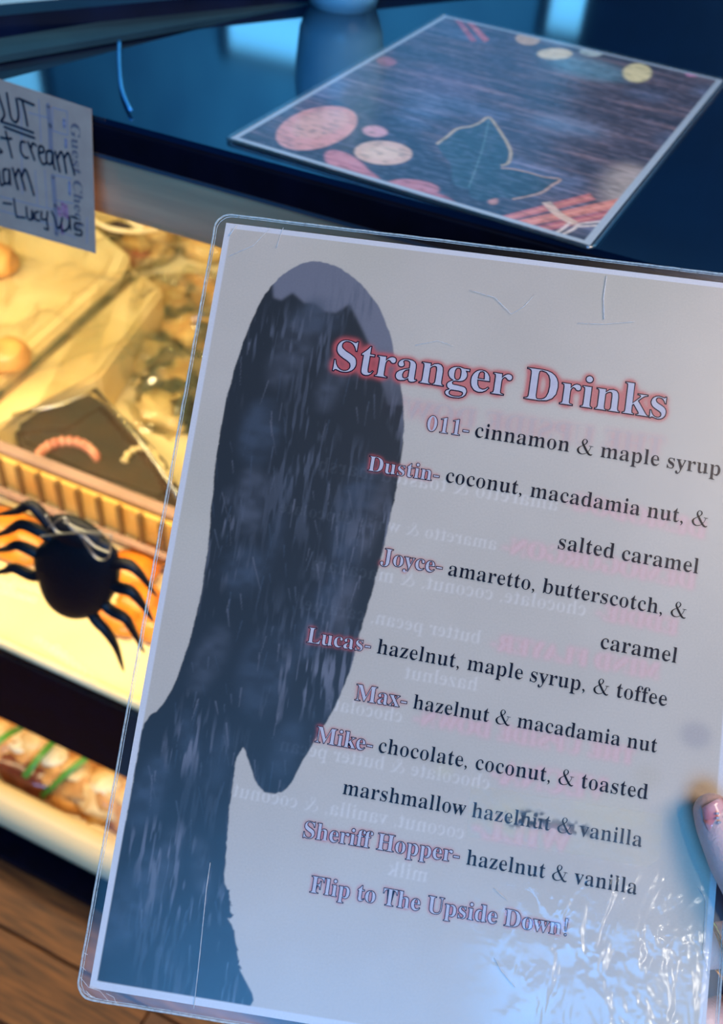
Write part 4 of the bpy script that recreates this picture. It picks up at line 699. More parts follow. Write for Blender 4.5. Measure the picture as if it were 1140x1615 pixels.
# ivy-like leaves with pale edges
lf = [(690, 228), (706, 216), (722, 204), (744, 200), (758, 194), (771, 186), (782, 198), (790, 210), (800, 226), (806, 242), (802, 258), (792, 262), (780, 292), (740, 300), (716, 290), (712, 262), (700, 246)]
spl(im2, R2, lf, (34, 66, 74), .97, .8)
lf2 = [(792, 266), (812, 268), (838, 274), (858, 280), (884, 284), (870, 294), (856, 304), (836, 310), (810, 315), (790, 312), (760, 318), (740, 306), (760, 280)]
spl(im2, R2, lf2, (28, 58, 66), .95, .8)
def pen(pts, wd, col, a=.9):
    P = catmull([(*sp_(*p), 0) for p in pts], 5)
    m = R2.blank()
    for A_, B_ in zip(P, P[1:]):
        d = (B_-A_); L_ = d.length or 1; n_ = Vector((-d.y, d.x, 0))/L_*wd/2; e_ = d/L_*wd*.3
        R2.fill(m, [[tuple((v)[:2]) for v in (A_-e_+n_, B_+e_+n_, B_+e_-n_, A_-e_-n_)]])
    mixc(im2, srgb(col), blur(m, .6)*a)
pen(lf[:12], .0022, (196, 170, 130)); pen(lf2[:9], .0020, (190, 150, 124)); pen([(772, 188), (760, 240), (740, 296)], .001, (90, 120, 120))
# cinnamon sticks, tied bundle with a bow; two more at the top
for a, b, c, d, col in [((784, 344), (930, 306), (940, 316), (792, 352), (196, 108, 98)), ((800, 352), (985, 312), (990, 326), (812, 362), (212, 128, 106)), ((826, 362), (980, 328), (984, 340), (850, 368), (182, 92, 92)),
                        ((714, 28), (722, 26), (752, 66), (744, 68), (176, 84, 92)), ((730, 30), (738, 29), (772, 64), (764, 68), (204, 106, 104))]:
    spl(im2, R2, [a, b, c, d], col, .97, .9, False); spl(im2, R2, [((a[0]+d[0])/2, (a[1]+d[1])/2-1), ((b[0]+c[0])/2, (b[1]+c[1])/2-1), ((b[0]+c[0])/2, (b[1]+c[1])/2+1), ((a[0]+d[0])/2, (a[1]+d[1])/2+1)], (240, 170, 130), .5, .8, False)
pen([(864, 322), (880, 338), (904, 352)], .006, (216, 186, 160)); pen([(900, 352), (885, 364), (874, 370), (884, 372), (905, 362), (915, 354), (950, 350), (984, 342), (980, 350), (950, 356), (912, 358)], .0022, (224, 204, 190))
hz = vnoise(sh2, 90, 60, 71)*.5+vnoise(sh2, 200, 24, 72)*.5; im2 *= (1+(hz-.5)*1.1)[..., None]; mixc(im2, srgb((120, 112, 126)), .12+.35*np.clip(hz-.45, 0, 1)*2)  # speckle, then a grey haze veil put into the print colour
bdr = R2.blank(); m_ = .0042; R2.fill(bdr, [[(m_, -m_), (SW-m_, -m_), (SW-m_, -SH+m_), (m_, -SH+m_)]]); bdr = bdr[..., None]
im2 *= 1.9
im2 = im2*bdr+srgb((214, 226, 236))*(1-bdr)
curl = lambda u, v: .004*np.exp(-((u-0)**2+(v+SH)**2)/.0016)
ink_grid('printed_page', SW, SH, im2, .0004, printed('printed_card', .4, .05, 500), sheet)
M_film2 = film('clear_film', (.98, .99, 1), .2, gain=1.9, bump=.2, bscale=16, dist=.002)
obj('clear_pouch', prism(rrect(-.0022, -SH-.0022, SW+.0022, .0022, .004), -.0012, .0012), M_film2, sheet)
obj('pouch_edge', tube([(x, y, 0) for x, y in rrect(-.0022, -SH-.0022, SW+.0022, .0022, .004)], .0010, 6, closed=True), film('pouch_edge_film', (.85, .93, 1), .2, gain=2.5, base=.22), sheet, smooth=True)

# ============================================================ ORDER SLIP ON THE CASE
nTL = Vector((-.575, .4925, .004)); nTR = Vector((-.4025, .4935, .002)); nBR = on_y(150, 400, .483)
NM = sheet_frame(nTR, nTR-nTL, nTR-nBR); NI = NM.inverted(); NN = NM.to_3x3() @ Vector((0, 0, 1))
slip = empty('order_slip', label='handwritten white order slip taped to the top edge of the pastry case', cat='note', mat=NM)
def np_(px, py):
    p = NI @ on_plane(px, py, nTR, NN); return Vector((p.x, p.y))
cs = [np_(*p) for p in [(144, 172), (151, 400), (-30, 348), (-40, 112)]]
bm = bmesh.new(); g = []
for i in range(13):
    row = []
    for j in range(13):
        s, t = i/12, j/12
        p = (cs[0]*(1-s)+cs[3]*s)*(1-t)+(cs[1]*(1-s)+cs[2]*s)*t
        row.append(bm.verts.new((p.x, p.y, 0)))
    g.append(row)
for i in range(12):
    for j in range(12): bm.faces.new((g[i][j], g[i][j+1], g[i+1][j+1], g[i+1][j]))
r_ = bmesh.ops.extrude_face_region(bm, geom=bm.faces[:]); bmesh.ops.translate(bm, verts=[e for e in r_['geom'] if isinstance(e, bmesh.types.BMVert)], vec=(0, 0, -.0003))
page = obj('slip_paper', bm, mat('slip_paper', (194, 162, 140), .8, col2=(184, 152, 132), scale=60), slip)
M_marker = mat('marker_ink', (18, 32, 60), .6, scale=200); M_faint = mat('faint_print', (120, 104, 108), .7, scale=200); M_rule = mat('faint_rule', (160, 148, 164), .7, scale=100); M_pinkp = mat('pink_print', (190, 130, 150), .7, scale=100)
def nstroke(name, px, wd, m, z=.0003, k=4):
    P = catmull([(*np_(*p), 0) for p in px], k) if k > 1 else [Vector((*np_(*p), 0)) for p in px]
    sh = ribbon([(p.x, p.y, wd) for p in P])
    return sh
def npen(name, strokes, wd, m, z=.0003, k=4):
    sh = []
    for s in strokes: sh += nstroke(name, s, wd, m, z, k)
    return flat(name, sh, z, m, page)
Z = lambda P: [(x*160/861, 120+y*160/861) for x, y in P]      # measured in an enlarged view of the slip
npen('handwriting', [Z([(-20, 130), (20, 250), (40, 330), (10, 380)]), Z([(60, 145), (80, 270), (100, 360), (140, 390), (160, 330), (140, 190)]), Z([(160, 190), (220, 215), (290, 245)]), Z([(190, 205), (215, 310), (235, 420)]),
                      Z([(10, 385), (150, 430), (285, 480)]), Z([(40, 430), (170, 480), (295, 525)])], .0017, M_marker)
npen('handwriting', [Z([(-10, 610), (20, 640), (0, 650)]), Z([(50, 470), (75, 570), (105, 690)]), Z([(10, 520), (60, 530), (100, 530)]),
                      Z([(215, 560), (180, 560), (180, 640), (215, 690), (240, 690)]), Z([(240, 560), (270, 640), (295, 710)]), Z([(262, 620), (280, 570), (310, 590)]),
                      Z([(335, 650), (375, 640), (365, 600), (335, 600), (335, 680), (365, 745), (400, 735)]), Z([(440, 640), (400, 640), (400, 730), (440, 740), (450, 650), (455, 740), (470, 790)]),
                      Z([(470, 640), (490, 720), (510, 810)]), Z([(490, 700), (520, 640), (545, 700), (565, 820)]), Z([(545, 700), (580, 650), (605, 720), (635, 835)])], .0016, M_marker)
npen('handwriting', [Z([(-10, 800), (10, 920), (40, 910)]), Z([(60, 790), (30, 800), (40, 900), (80, 900), (80, 790), (90, 920)]), Z([(110, 780), (130, 860), (155, 960)]), Z([(130, 860), (160, 790), (185, 860), (215, 965)]),
                      Z([(185, 860), (215, 790), (250, 870), (290, 1010)])], .0017, M_marker)
npen('handwriting', [Z([(30, 1075), (100, 1085)]), Z([(120, 1040), (140, 1180), (160, 1195), (215, 1200)]), Z([(225, 1110), (235, 1200), (270, 1215), (275, 1140), (285, 1215)]), Z([(330, 1150), (300, 1160), (305, 1215), (340, 1225)]),
                      Z([(355, 1150), (355, 1210), (395, 1215)]), Z([(405, 1150), (400, 1230), (410, 1300), (380, 1290)]), Z([(440, 1150), (465, 1200), (490, 1290), (515, 1270)]), Z([(530, 1200), (520, 1290), (560, 1310), (590, 1260), (590, 1190), (600, 1300)]),
                      Z([(610, 1190), (660, 1210)]), Z([(690, 1250), (640, 1250), (640, 1300), (690, 1310), (690, 1350), (640, 1340)])], .0015, M_marker)
npen('ruled_lines', [Z([(245, 310), (410, 355)]), Z([(330, 200), (350, 560)], ), Z([(0, 1020), (480, 1140)]), Z([(0, 1140), (440, 1260)]), Z([(445, 265), (570, 300)]), Z([(570, 300), (575, 500)]), Z([(440, 460), (570, 500)]), Z([(445, 265), (450, 460)]),
                     Z([(470, 840), (610, 870)]), Z([(470, 1050), (620, 1080)]), Z([(490, 1310), (640, 1370)]), Z([(740, 1200), (740, 1420)]), Z([(300, 800), (320, 1100)]), Z([(380, 800), (400, 1120)]), Z([(180, 260), (190, 1000)])], .0006, M_rule, .0001, 1)
npen('dark_rule', [Z([(410, 250), (425, 420), (435, 640)]), Z([(450, 850), (470, 1100), (480, 1340)])], .0035, mat('grey_rule', (150, 134, 138), .7), .0001, 1)
npen('pink_print', [Z([(530, 1080), (545, 1180)]), Z([(500, 1120), (510, 1180)]), Z([(560, 1100), (570, 1200)]), Z([(520, 1260), (530, 1330)])], .003, M_pinkp, .0001, 1)
a = np_(*Z([(600, 385)])[0]); b = np_(*Z([(640, 1300)])[0])
flat('slip_heading', layout('Guest Check', a, b, False, ysc=.000031)[0], .0002, M_faint, page)
for a, b in [((545, 370), (548, 430)), ((560, 540), (562, 600)), ((590, 900), (594, 1000))]:
    npen('small_print', [Z([a, b])], .0022, M_rule, .0002, 1)

# ============================================================ SPIDER ON THE FRONT GLASS
yS = .489
spd = empty('spider_decoration', on_y(118, 905, .4955), 'black plastic spider decoration with eight bent legs stuck to the front glass', 'decoration')
M_spid = mat('black_spider_plastic', (6, 8, 24), .55, col2=(3, 4, 14), scale=300, bump=.4)
base = Vector(spd.location)
def S_(px, py, y=yS): return on_y(px, py, y)-base
body = catmull([(*S_(*p), ) for p in [(57, 868), (62, 905), (74, 940), (96, 964), (128, 974), (158, 964), (180, 938), (190, 905), (186, 872), (166, 850), (126, 838), (86, 842)]], 4, True)
bm = bmesh.new(); cen = S_(122, 907); rings = []
for k in range(9):
    t = k/8*math.pi/2; s = math.cos(t); dep = math.sin(t)*.020
    rings.append([bm.verts.new(cen+(Vector(p)-cen)*max(s, .02)+Vector((0, -dep, 0))) for p in body])
for A_, C_ in zip(rings, rings[1:]):
    for k in range(len(A_)): bm.faces.new((A_[k], A_[(k+1) % len(A_)], C_[(k+1) % len(A_)], C_[k]))
bm.faces.new(rings[0]); bm.faces.new(rings[-1])
obj('abdomen', bm, M_spid, spd, smooth=True)
bm = bmesh.new(); bmesh.ops.create_uvsphere(bm, u_segments=20, v_segments=12, radius=.024, matrix=Matrix.Translation(S_(122, 842)) @ Matrix.Diagonal((1.35, .5, .8, 1)))
obj('head', bm, M_spid, spd, smooth=True)
for L_ in [[(100, 846), (80, 822), (54, 793), (30, 803), (-6, 811)], [(84, 850), (66, 835), (38, 823), (16, 834), (-8, 845)], [(70, 880), (56, 867), (32, 856), (14, 862), (-8, 868)], [(70, 905), (54, 905), (27, 892), (12, 897), (-8, 903)],
           [(150, 868), (180, 884), (206, 886), (224, 902), (248, 940)], [(160, 905), (186, 922), (210, 928), (226, 948), (243, 980)], [(150, 930), (174, 957), (200, 970), (212, 990), (229, 1030)], [(130, 940), (152, 972), (172, 992), (186, 1018), (196, 1058)]]:
    P = catmull([S_(*p) for p in L_], 5); n_ = len(P)
    for i, p in enumerate(P): p.y -= .004*math.sin(math.pi*i/n_)
    obj('leg', tube(P, [.0062*(1-.88*(i/(n_-1))**3) for i in range(n_)], 10), M_spid, spd, smooth=True)
M_web = film('grey_web_ribbon', (.8, .8, .85), .4, gain=1, base=.22)
bm = bmesh.new()
for P in [[(72, 812), (92, 840), (126, 842), (150, 862), (174, 872)], [(64, 846), (100, 842), (126, 840), (150, 842), (176, 844)], [(78, 832), (100, 816), (112, 832), (126, 842)], [(126, 842), (150, 878), (170, 880), (176, 846)], [(100, 822), (134, 838), (160, 838)]]:
    tube(catmull([S_(*p, yS-.021) for p in P], 5), .0017, 6, bm, flat=.4)
obj('web_ribbon', bm, M_web, spd, smooth=True)

# ============================================================ HAND AT THE RIGHT EDGE
def hp(px, py, wz):
    p = mp(px, py); return Vector((p.x, p.y, wz))
M_skin = mat('pale_skin', (236, 200, 190), .4, col2=(226, 176, 168), scale=60, detail=3, sss=.15, bump=.15, bscale=900)
hand = empty('hand', label='pale hand gripping the right edge of the menu, thumb in front', cat='hand', mat=MM)
bm = bmesh.new()
def chain(P, R__, closed=False):
    for (a, ra), (b, rb) in zip(zip(P, R__), zip(P[1:], R__[1:])):
        d = (b-a).length; n_ = max(2, int(d/(min(ra, rb)*.22)))
        for k in range(n_+1):
            t = k/n_; bmesh.ops.create_icosphere(bm, subdivisions=2, radius=ra*(1-t)+rb*t, matrix=Matrix.Translation(a.lerp(b, t)))
chain([hp(1111, 1276, .0085), hp(1120, 1300, .0092), hp(1142, 1350, .0105), hp(1180, 1425, .0125), hp(1246, 1530, .008), hp(1350, 1640, -.004)], [.0068, .0079, .0091, .0094, .0115, .016])
for P, R__ in [([(1040, 1262), (1120, 1268), (1215, 1290), (1330, 1350)], [.0066, .0074, .0082, .0095]), ([(1010, 1512), (1120, 1508), (1230, 1506), (1345, 1480)], [.0068, .0077, .0084, .0098]),
              ([(1030, 1640), (1120, 1632), (1230, 1625), (1350, 1600)], [.0064, .0073, .008, .0095]), ([(1060, 1752), (1130, 1742), (1220, 1735), (1340, 1715)], [.0056, .0064, .007, .0088])]:
    zz = [-.0085, -.0095, -.018, -.024]; chain([hp(*p, z_-(.0015 if p[1] > 1450 else 0)) for p, z_ in zip(P, zz)], R__)
for a, b, r1, r2 in [((1335, 1365), (1440, 1640), .0105, .017), ((1345, 1480), (1450, 1660), .011, .017), ((1350, 1600), (1460, 1690), .011, .017), ((1340, 1715), (1470, 1740), .0105, .016), ((1350, 1640), (1450, 1680), .014, .018), ((1455, 1680), (1640, 1800), .021, .023), ((1640, 1800), (1900, 1960), .023, .030)]:
    chain([hp(*a, -.022 if a != (1350, 1640) else -.008), hp(*b, -.03)], [r1, r2])
me = bpy.data.meshes.new('tmp'); bm.to_mesh(me); bm.free(); to = bpy.data.objects.new('tmp', me); COL.objects.link(to)
md = to.modifiers.new('r', 'REMESH'); md.mode = 'VOXEL'; md.voxel_size = .0009
md = to.modifiers.new('s', 'SMOOTH'); md.factor = .6; md.iterations = 10
bpy.context.view_layer.update(); dg = bpy.context.evaluated_depsgraph_get()
hm_ = bpy.data.meshes.new_from_object(to.evaluated_get(dg)); bpy.data.objects.remove(to); hm_.name = 'hand_skin'
link('skin', hm_, M_skin, hand, smooth=True)
# thumbnail: curved plate with a pale free edge
M_nail = mat('pink_nail', (216, 128, 130), .18, col2=(232, 176, 172), scale=120, coat=.8); M_spark = mat('silver_glitter', (245, 240, 245), .25, metal=.3, scale=2000, bump=.8)
ax = (hp(1127, 1276, 0)-hp(1158, 1350, 0)).normalized(); sd = Vector((-ax.y, ax.x, 0)); nc = hp(1116, 1274, .0150)
side_ = sd if sd.x > 0 else -sd
up_ = (Vector((0, 0, 1))*.93+side_*.36).normalized(); sd2 = up_.cross(ax).normalized()
bm = bmesh.new(); g = []
for i in range(9):
    row = []
    for j in range(9):
        s = (i/8-.5)*2; t = j/8; wd_ = .0058*(1-.25*max(0, t-.6)/.4*(abs(s)))
        p = nc+sd2*(s*wd_)+ax*((t-.62)*.0125-.0012*s*s*(1 if t > .5 else -1))-up_*(.0026*s*s)
        row.append(bm.verts.new(p))
    g.append(row)
for i in range(8):
    for j in range(8): bm.faces.new((g[i][j], g[i][j+1], g[i+1][j+1], g[i+1][j]))
r_ = bmesh.ops.extrude_face_region(bm, geom=bm.faces[:]); bmesh.ops.translate(bm, verts=[e for e in r_['geom'] if isinstance(e, bmesh.types.BMVert)], vec=-up_*.0008)
nl = obj('thumbnail', bm, M_nail, hand, smooth=True); nl['label'] = 'pink glossy thumbnail with silver glitter'
bm = bmesh.new()
for k in range(14):
    p = nc+sd2*random.uniform(-.003, .003)+ax*random.uniform(-.003, .002)+up_*.0004; box(bm, p, (.0009, .0007, .0004), Matrix.Rotation(random.random()*3, 3, 'Z'))
tag(obj('nail_glitter', bm, M_spark, nl), kind='stuff')
rc = hp(1146, 1507, -.0125)
ring = obj('finger_ring', tube([rc+Vector((-.0040*math.cos(t), .0103*math.cos(t), .0103*math.sin(t))) for t in np.linspace(0, 2*math.pi, 28, False)], .0009, 8, closed=True), mat('gold', (236, 196, 110), .2, metal=1), None, smooth=True)
ring.matrix_world = MM; tag(ring, 'thin gold ring on the finger behind the menu edge', 'ring')

# ============================================================ WHAT THE CASE HOLDS
ZD = -.68
M_box = mat('cream_card', (250, 226, 172), .5, col2=(244, 214, 154), scale=7)
M_box2 = mat('cream_parchment', (246, 220, 164), .6, col2=(232, 200, 140), scale=10, bump=.5, bscale=14)
M_clear = film('clear_plastic', (.97, .95, .9), .08, gain=1.3, base=.05, bump=.7, bscale=22, dist=.004)
M_clear2 = film('crinkled_wrap', (.98, .96, .9), .1, gain=1.0, base=.05, bump=1, bscale=40, dist=.006)
M_choc = mat('chocolate_cake', (70, 46, 38), .5, col2=(44, 30, 34), scale=14, bump=.3)
M_pink = mat('pink_icing', (240, 176, 156), .45, col2=(206, 120, 104), scale=60)
M_gold = mat('golden_pastry', (232, 172, 96), .5, col2=(190, 124, 60), scale=28, bump=.5, coat=.15)
M_goldl = mat('sugared_pastry', (246, 214, 150), .6, col2=(222, 168, 96), scale=36, bump=.5)
M_cream = mat('cream_icing', (250, 232, 190), .5, col2=(240, 214, 160), scale=20)
M_mauve = mat('mauve_rim_plastic', (170, 136, 124), .25, col2=(150, 120, 108), scale=10, coat=.5)
def base_at(px, py, z=ZD): return on_z(px, py, z)
# parchment-topped boxes at the upper left; the dark gap between them is the slanting line
def pbox(name, pix, z, hgt, m, label, cat, group=None):
    P = [on_z(x, y, z+hgt) for x, y in pix]; c = sum(P, Vector())/len(P); c.z = z
    e = empty(name, c, label, cat, group)
    bm = prism([(p.x-c.x, p.y-c.y) for p in P], 0, hgt); bmesh.ops.bevel(bm, geom=bm.edges[:], offset=.006, segments=2, affect='EDGES')
    obj('box_body', bm, m, e); return e, P, c
e, P, c = pbox('pastry_box', [(-150, 330), (10, 245), (205, 400), (190, 432), (0, 602), (-60, 640), (-260, 520)], ZD, .09, M_box, 'large cream pastry box under the order slip, left of the slanting gap', 'box')
obj('lid_panel', prism([(p.x*.86-c.x*.86, p.y*.86-c.y*.86) for p in P], .09, .093), M_box2, e)
e, P, c = pbox('pastry_box', [(224, 428), (258, 456), (156, 592), (62, 630), (-20, 684), (-80, 700), (14, 624)], ZD, .08, M_box2, 'narrow cream pastry box between the slanting gap and the chocolate cake', 'box')
# round tub of frosted sweets
tc_ = base_at(222, 398); tub = empty('plastic_tub', tc_, 'round clear plastic tub filled with frosted sweets below the grey housing', 'tub')
rT = .082
obj('tub_wall', lathe([(rT*.86, 0), (rT*.9, .03), (rT, .085), (rT*1.03, .087), (rT*1.03, .084), (rT*.97, .083), (rT*.86, .03), (rT*.84, .002), (0, .002), (0, 0), (rT*.86, 0)]), M_clear, tub, smooth=True)
obj('tub_rim', tube([(rT*1.02*math.cos(t), rT*1.02*math.sin(t), .086) for t in np.linspace(0, 6.283, 40, False)], .004, 8, closed=True), M_cream, tub, smooth=True)
k = 0
for lay, (n_, rr) in enumerate([(5, .043), (4, .036)]):
    for i in range(n_):
        a = i*6.283/n_+lay*.5; m = [M_goldl, M_cream, M_choc, M_goldl, M_pink][k % 5]
        o = obj('frosted_sweet', lump(.026, 1.1, .9, .7, k+3), m, None, smooth=True); o.location = tc_+Vector((rr*math.cos(a), rr*math.sin(a), .005+lay*.026))
        tag(o, 'small frosted sweet in pale, brown and pink icing heaped in the round tub', 'sweet', 'sweets in the round tub'); k += 1
# crinkled clear wraps thrown over the boxes and over the heap
from mathutils import noise as NZ
def wrap(pix, z, amp_, seed, label, nx=46, ny=46):
    C_ = [on_z(x, y, z) for x, y in pix]; c0 = sum(C_, Vector())/4; bm = bmesh.new(); g = []
    for i in range(nx+1):
        row = []
        for j in range(ny+1):
            s, t = i/nx, j/ny; p = (C_[0]*(1-s)+C_[1]*s)*(1-t)+(C_[3]*(1-s)+C_[2]*s)*t
            q = p+Vector((seed*3.1, 0, 0))
            n1 = abs(NZ.noise(Vector((q.x*5+q.y*3, q.y*4-q.x*5, seed)))); n2 = abs(NZ.noise(Vector((q.x*16+q.y*10, q.y*9-q.x*12, seed+4)))); n3 = NZ.noise(q*40)
            row.append(bm.verts.new(p-c0+Vector((0, 0, amp_*(1.3*n1+.55*n2+.10*n3)))))
        g.append(row)
    for i in range(nx):
        for j in range(ny): bm.faces.new((g[i][j], g[i+1][j], g[i+1][j+1], g[i][j+1]))
    o = obj('plastic_wrap', bm, M_wrap, None, smooth=True); o.location = c0; tag(o, label, 'wrap')
M_wrap = film('thin_wrap', (.97, .96, .92), .16, gain=1.7, base=.07, bump=.6, bscale=30, dist=.004)
wrap([(-60, 300), (210, 395), (160, 560), (-60, 640)], ZD+.098, .035, 1, 'crinkled clear wrap spread over the large cream pastry box')
wrap([(215, 415), (345, 420), (335, 760), (190, 600)], ZD+.080, .05, 6, 'crinkled clear wrap over the heap of golden pastries beside the menu')
wrap([(150, 470), (215, 432), (230, 560), (60, 640)], ZD+.084, .02, 9, 'crinkled clear wrap over the narrow cream pastry box')
A_, B_ = on_z(-20, 634, ZD+.07), on_z(204, 434, ZD+.07)
o = obj('divider_strip', tube([A_, A_.lerp(B_, .5), B_], .0075, 8, flat=1.5), mat('grey_green_strip', (128, 118, 84), .5, col2=(104, 98, 72), scale=30), None, smooth=True)
tag(o, 'grey-green strip slanting between the two cream pastry boxes', 'strip')
# buns at the far left
for px, py, r, lb in [(-8, 425, .040, 'golden bun cut off by the left edge, on the cream box under the slip'), (14, 572, .034, 'round golden bun with a glazed crown on the cream box, nearer the cake')]:
    b0 = on_z(px, py, ZD+.095); e = empty('bun', b0, lb, 'bun', 'glazed buns on the pastry box')
    obj('crust', lump(r, 1, 1, .7, 5+px, .06), M_gold, e, smooth=True)
    obj('glaze', lathe([(0, r*.99), (r*.3, r*.97), (r*.42, r*.90), (r*.3, r*.88), (0, r*.88)], 18), M_cream, e, smooth=True)
# wrapped pastries on the right
wr = [(255, 470, .055), (310, 452, .05), (300, 520, .055), (240, 560, .05), (292, 590, .055), (220, 500, .045), (330, 640, .05), (262, 640, .05), (320, 380, .05), (345, 540, .05)]
WL = ['wrapped golden pastry at the far corner of the heap, in front of the round tub', 'wrapped pastry high in the heap, touching the menu edge', 'wrapped pastry in the middle of the heap, beside the menu edge',
      'wrapped pastry beside the narrow cream box, above the cake corner', 'wrapped pastry behind the right corner of the chocolate cake', 'wrapped pastry wedged against the right end of the narrow cream box', 'wrapped pastry half behind the menu, level with the cake',
      'wrapped pastry nearest the cake clamshell crease', 'wrapped pastry farthest back, under the menu corner below the grey housing', 'wrapped pastry in the heap mostly hidden by the menu']
for i, (px, py, r) in enumerate(wr):
    b0 = base_at(px+6, py+18); e = empty('wrapped_pastry', b0, WL[i], 'pastry', 'wrapped pastries in the heap')
    obj('pastry', lump(r*.86, 1.15, .95, .55, i+20, .2), [M_goldl, M_gold, M_goldl, M_box2][i % 4], e, smooth=True)
    obj('wrapper', lump(r, 1.2, 1.0, .62, i+50, .32, 3, 3.4), M_clear2, e)
# clear clamshell holding the chocolate cake
cy0 = .685; x0_, x1_ = -1.02, -.36
cl = empty('cake_clamshell', (-.70, .84, ZD), 'long clear plastic clamshell with ribbed front rim around the chocolate cake', 'container')
def loc(p): return Vector(p)-Vector((-.70, .84, ZD))
bm = bmesh.new()
box(bm, loc((-.69, .715, ZD+.05)), (.68, .0015, .085)); box(bm, loc((-1.03, .777, ZD+.05)), (.0015, .125, .085)); box(bm, loc((-.35, .857, ZD+.05)), (.0015, .285, .085))
obj('clear_walls', bm, M_clear, cl)
bm = bmesh.new(); box(bm, loc((-.69, .712, ZD+.096)), (.70, .016, .008), bev=.002); obj('rim', bm, M_mauve, cl)
bm = bmesh.new(); box(bm, loc((-.69, .688, ZD+.042)), (.70, .010, .006), bev=.002); obj('lower_rim', bm, M_mauve, cl)
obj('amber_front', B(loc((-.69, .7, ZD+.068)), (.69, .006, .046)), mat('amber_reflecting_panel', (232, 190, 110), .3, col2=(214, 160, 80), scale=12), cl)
for i in range(22): obj('rib', B(loc((-1.0+i*.031, .695, ZD+.068)), (.006, .008, .05)), mat('rib_brown', (120, 88, 50), .4) if i == 0 else bpy.data.materials['rib_brown'], cl)
pts = [(-.92, .74), (-.84, .985), (-.60, .96), (-.44, .80), (-.44, .735)]
# folded lid: raised creased sheets
bm = bmesh.new()
def sheetq(P): bm.faces.new([bm.verts.new(loc(p)) for p in P])
sheetq([(-1.03, .715, ZD+.098), (-.88, .98, ZD+.15), (-.60, .98, ZD+.13), (-.56, .715, ZD+.10)]); sheetq([(-.56, .715, ZD+.10), (-.60, .98, ZD+.13), (-.35, .98, ZD+.10), (-.35, .715, ZD+.098)])
obj('lid_panes', bm, M_clear, cl)
obj('lid_crease', tube([loc(on_z(150, 615, -.55)), loc(on_z(225, 700, -.56)), loc(on_z(285, 790, -.57))], .004, 8), film('crease_plastic', (.95, .9, .75), .2, gain=2, base=.25), cl, smooth=True)
obj('lid_crease', tube([loc(on_z(20, 655, -.56)), loc(on_z(90, 640, -.55)), loc(on_z(150, 615, -.55))], .003, 8), bpy.data.materials['crease_plastic'], cl, smooth=True)
ck = empty('chocolate_cake', (-.70, .84, ZD+.004), 'dark chocolate cake with a pink rope of icing inside the clear clamshell', 'cake')
kp = [on_z(x, y, ZD+.06) for x, y in [(18, 662), (95, 636), (146, 618), (200, 662), (262, 730), (285, 770), (250, 790), (130, 740), (30, 700)]]
bm = prism([(p.x+.70, p.y-.84) for p in kp], 0, .058); bmesh.ops.bevel(bm, geom=bm.edges[:], offset=.008, segments=3, affect='EDGES'); obj('cake_body', bm, M_choc, ck, smooth=False)
off3 = Vector((-.70, .84, ZD+.004))
rope = catmull([on_z(x, y, ZD+.066)-off3 for x, y in [(62, 716), (76, 704), (98, 697), (122, 698), (140, 707), (152, 720)]], 6)
bm = tube(rope, .0045, 8)
for i, p in enumerate(rope[::3]): bmesh.ops.create_icosphere(bm, subdivisions=2, radius=.0085, matrix=Matrix.Translation(p) @ Matrix.Rotation(.6, 4, 'Z') @ Matrix.Diagonal((.7, 1.1, 1, 1)))
obj('icing_rope', bm, M_pink, ck, smooth=True)
rope = catmull([on_z(x, y, ZD+.066)-off3 for x, y in [(196, 728), (204, 714), (222, 706), (240, 712), (256, 738), (270, 760)]], 6)
obj('cream_swirl', tube(rope, [.004+.002*math.sin(i*1.7) for i in range(len(rope))], 8), M_cream, ck, smooth=True)
# front tray with an embossed cream liner, orange slices behind the spider
tr = empty('serving_tray', (-.7, .585, ZD), 'shallow cream tray with beaded edge behind the spider, at the case front', 'tray')
off4 = Vector((-.7, .585, ZD))
obj('tray_floor', B((0, 0, .006), (.9, .15, .008), bev=.003), M_box, tr)
bm = bmesh.new()
for px0, py0, px1, py1, n_ in [(0, 918, 20, 926, 3), (4, 932, 52, 946, 5), (24, 920, 62, 930, 4), (60, 1008, 170, 1092, 14), (90, 1022, 150, 1076, 7)]:
    for i in range(n_):
        t = i/max(1, n_-1); p = on_z(px0+(px1-px0)*t, py0+(py1-py0)*t, ZD+.0105)-off4
        tube([p+Vector((.0045*math.cos(a), .0035*math.sin(a), 0)) for a in np.linspace(0, 6.283, 10, False)], .0011, 5, bm, closed=True)
tag(obj('embossed_marks', bm, mat('embossed_cream', (255, 246, 214), .3, coat=.4), tr, smooth=True), kind='stuff')
obj('tray_lip', tube([(-.45, -.082, .012), (.45, -.082, .012)], .006, 10), M_cream, tr, smooth=True)
OL = ['orange glazed pastry between the two upper left legs of the spider', 'orange glazed pastry behind the lower left legs of the spider', 'orange glazed pastry touching the left side of the spider body', 'orange glazed pastry just right of the spider body',
      'orange glazed pastry behind the middle right legs of the spider', 'orange glazed pastry behind the lowest right leg of the spider', 'orange glazed pastry above the right legs, by the menu edge', 'orange glazed pastry lowest beside the menu edge, past the spider']
for i, (px, py, rx, ry) in enumerate([(20, 838, .05, .03), (18, 872, .045, .02), (48, 858, .03, .02), (212, 905, .035, .03), (222, 955, .03, .03), (190, 985, .035, .022), (236, 880, .03, .03), (252, 990, .03, .03)]):
    o = obj('orange_pastry', lump(1, rx, ry, .014, i+70, .12, 2), mat('orange_glaze', (236, 150, 40), .4, col2=(214, 110, 24), scale=20, coat=.3) if i == 0 else bpy.data.materials['orange_glaze'], None, smooth=True)
    o.location = on_z(px, py, ZD+.0105); tag(o, OL[i], 'pastry', 'orange pastries behind the spider')
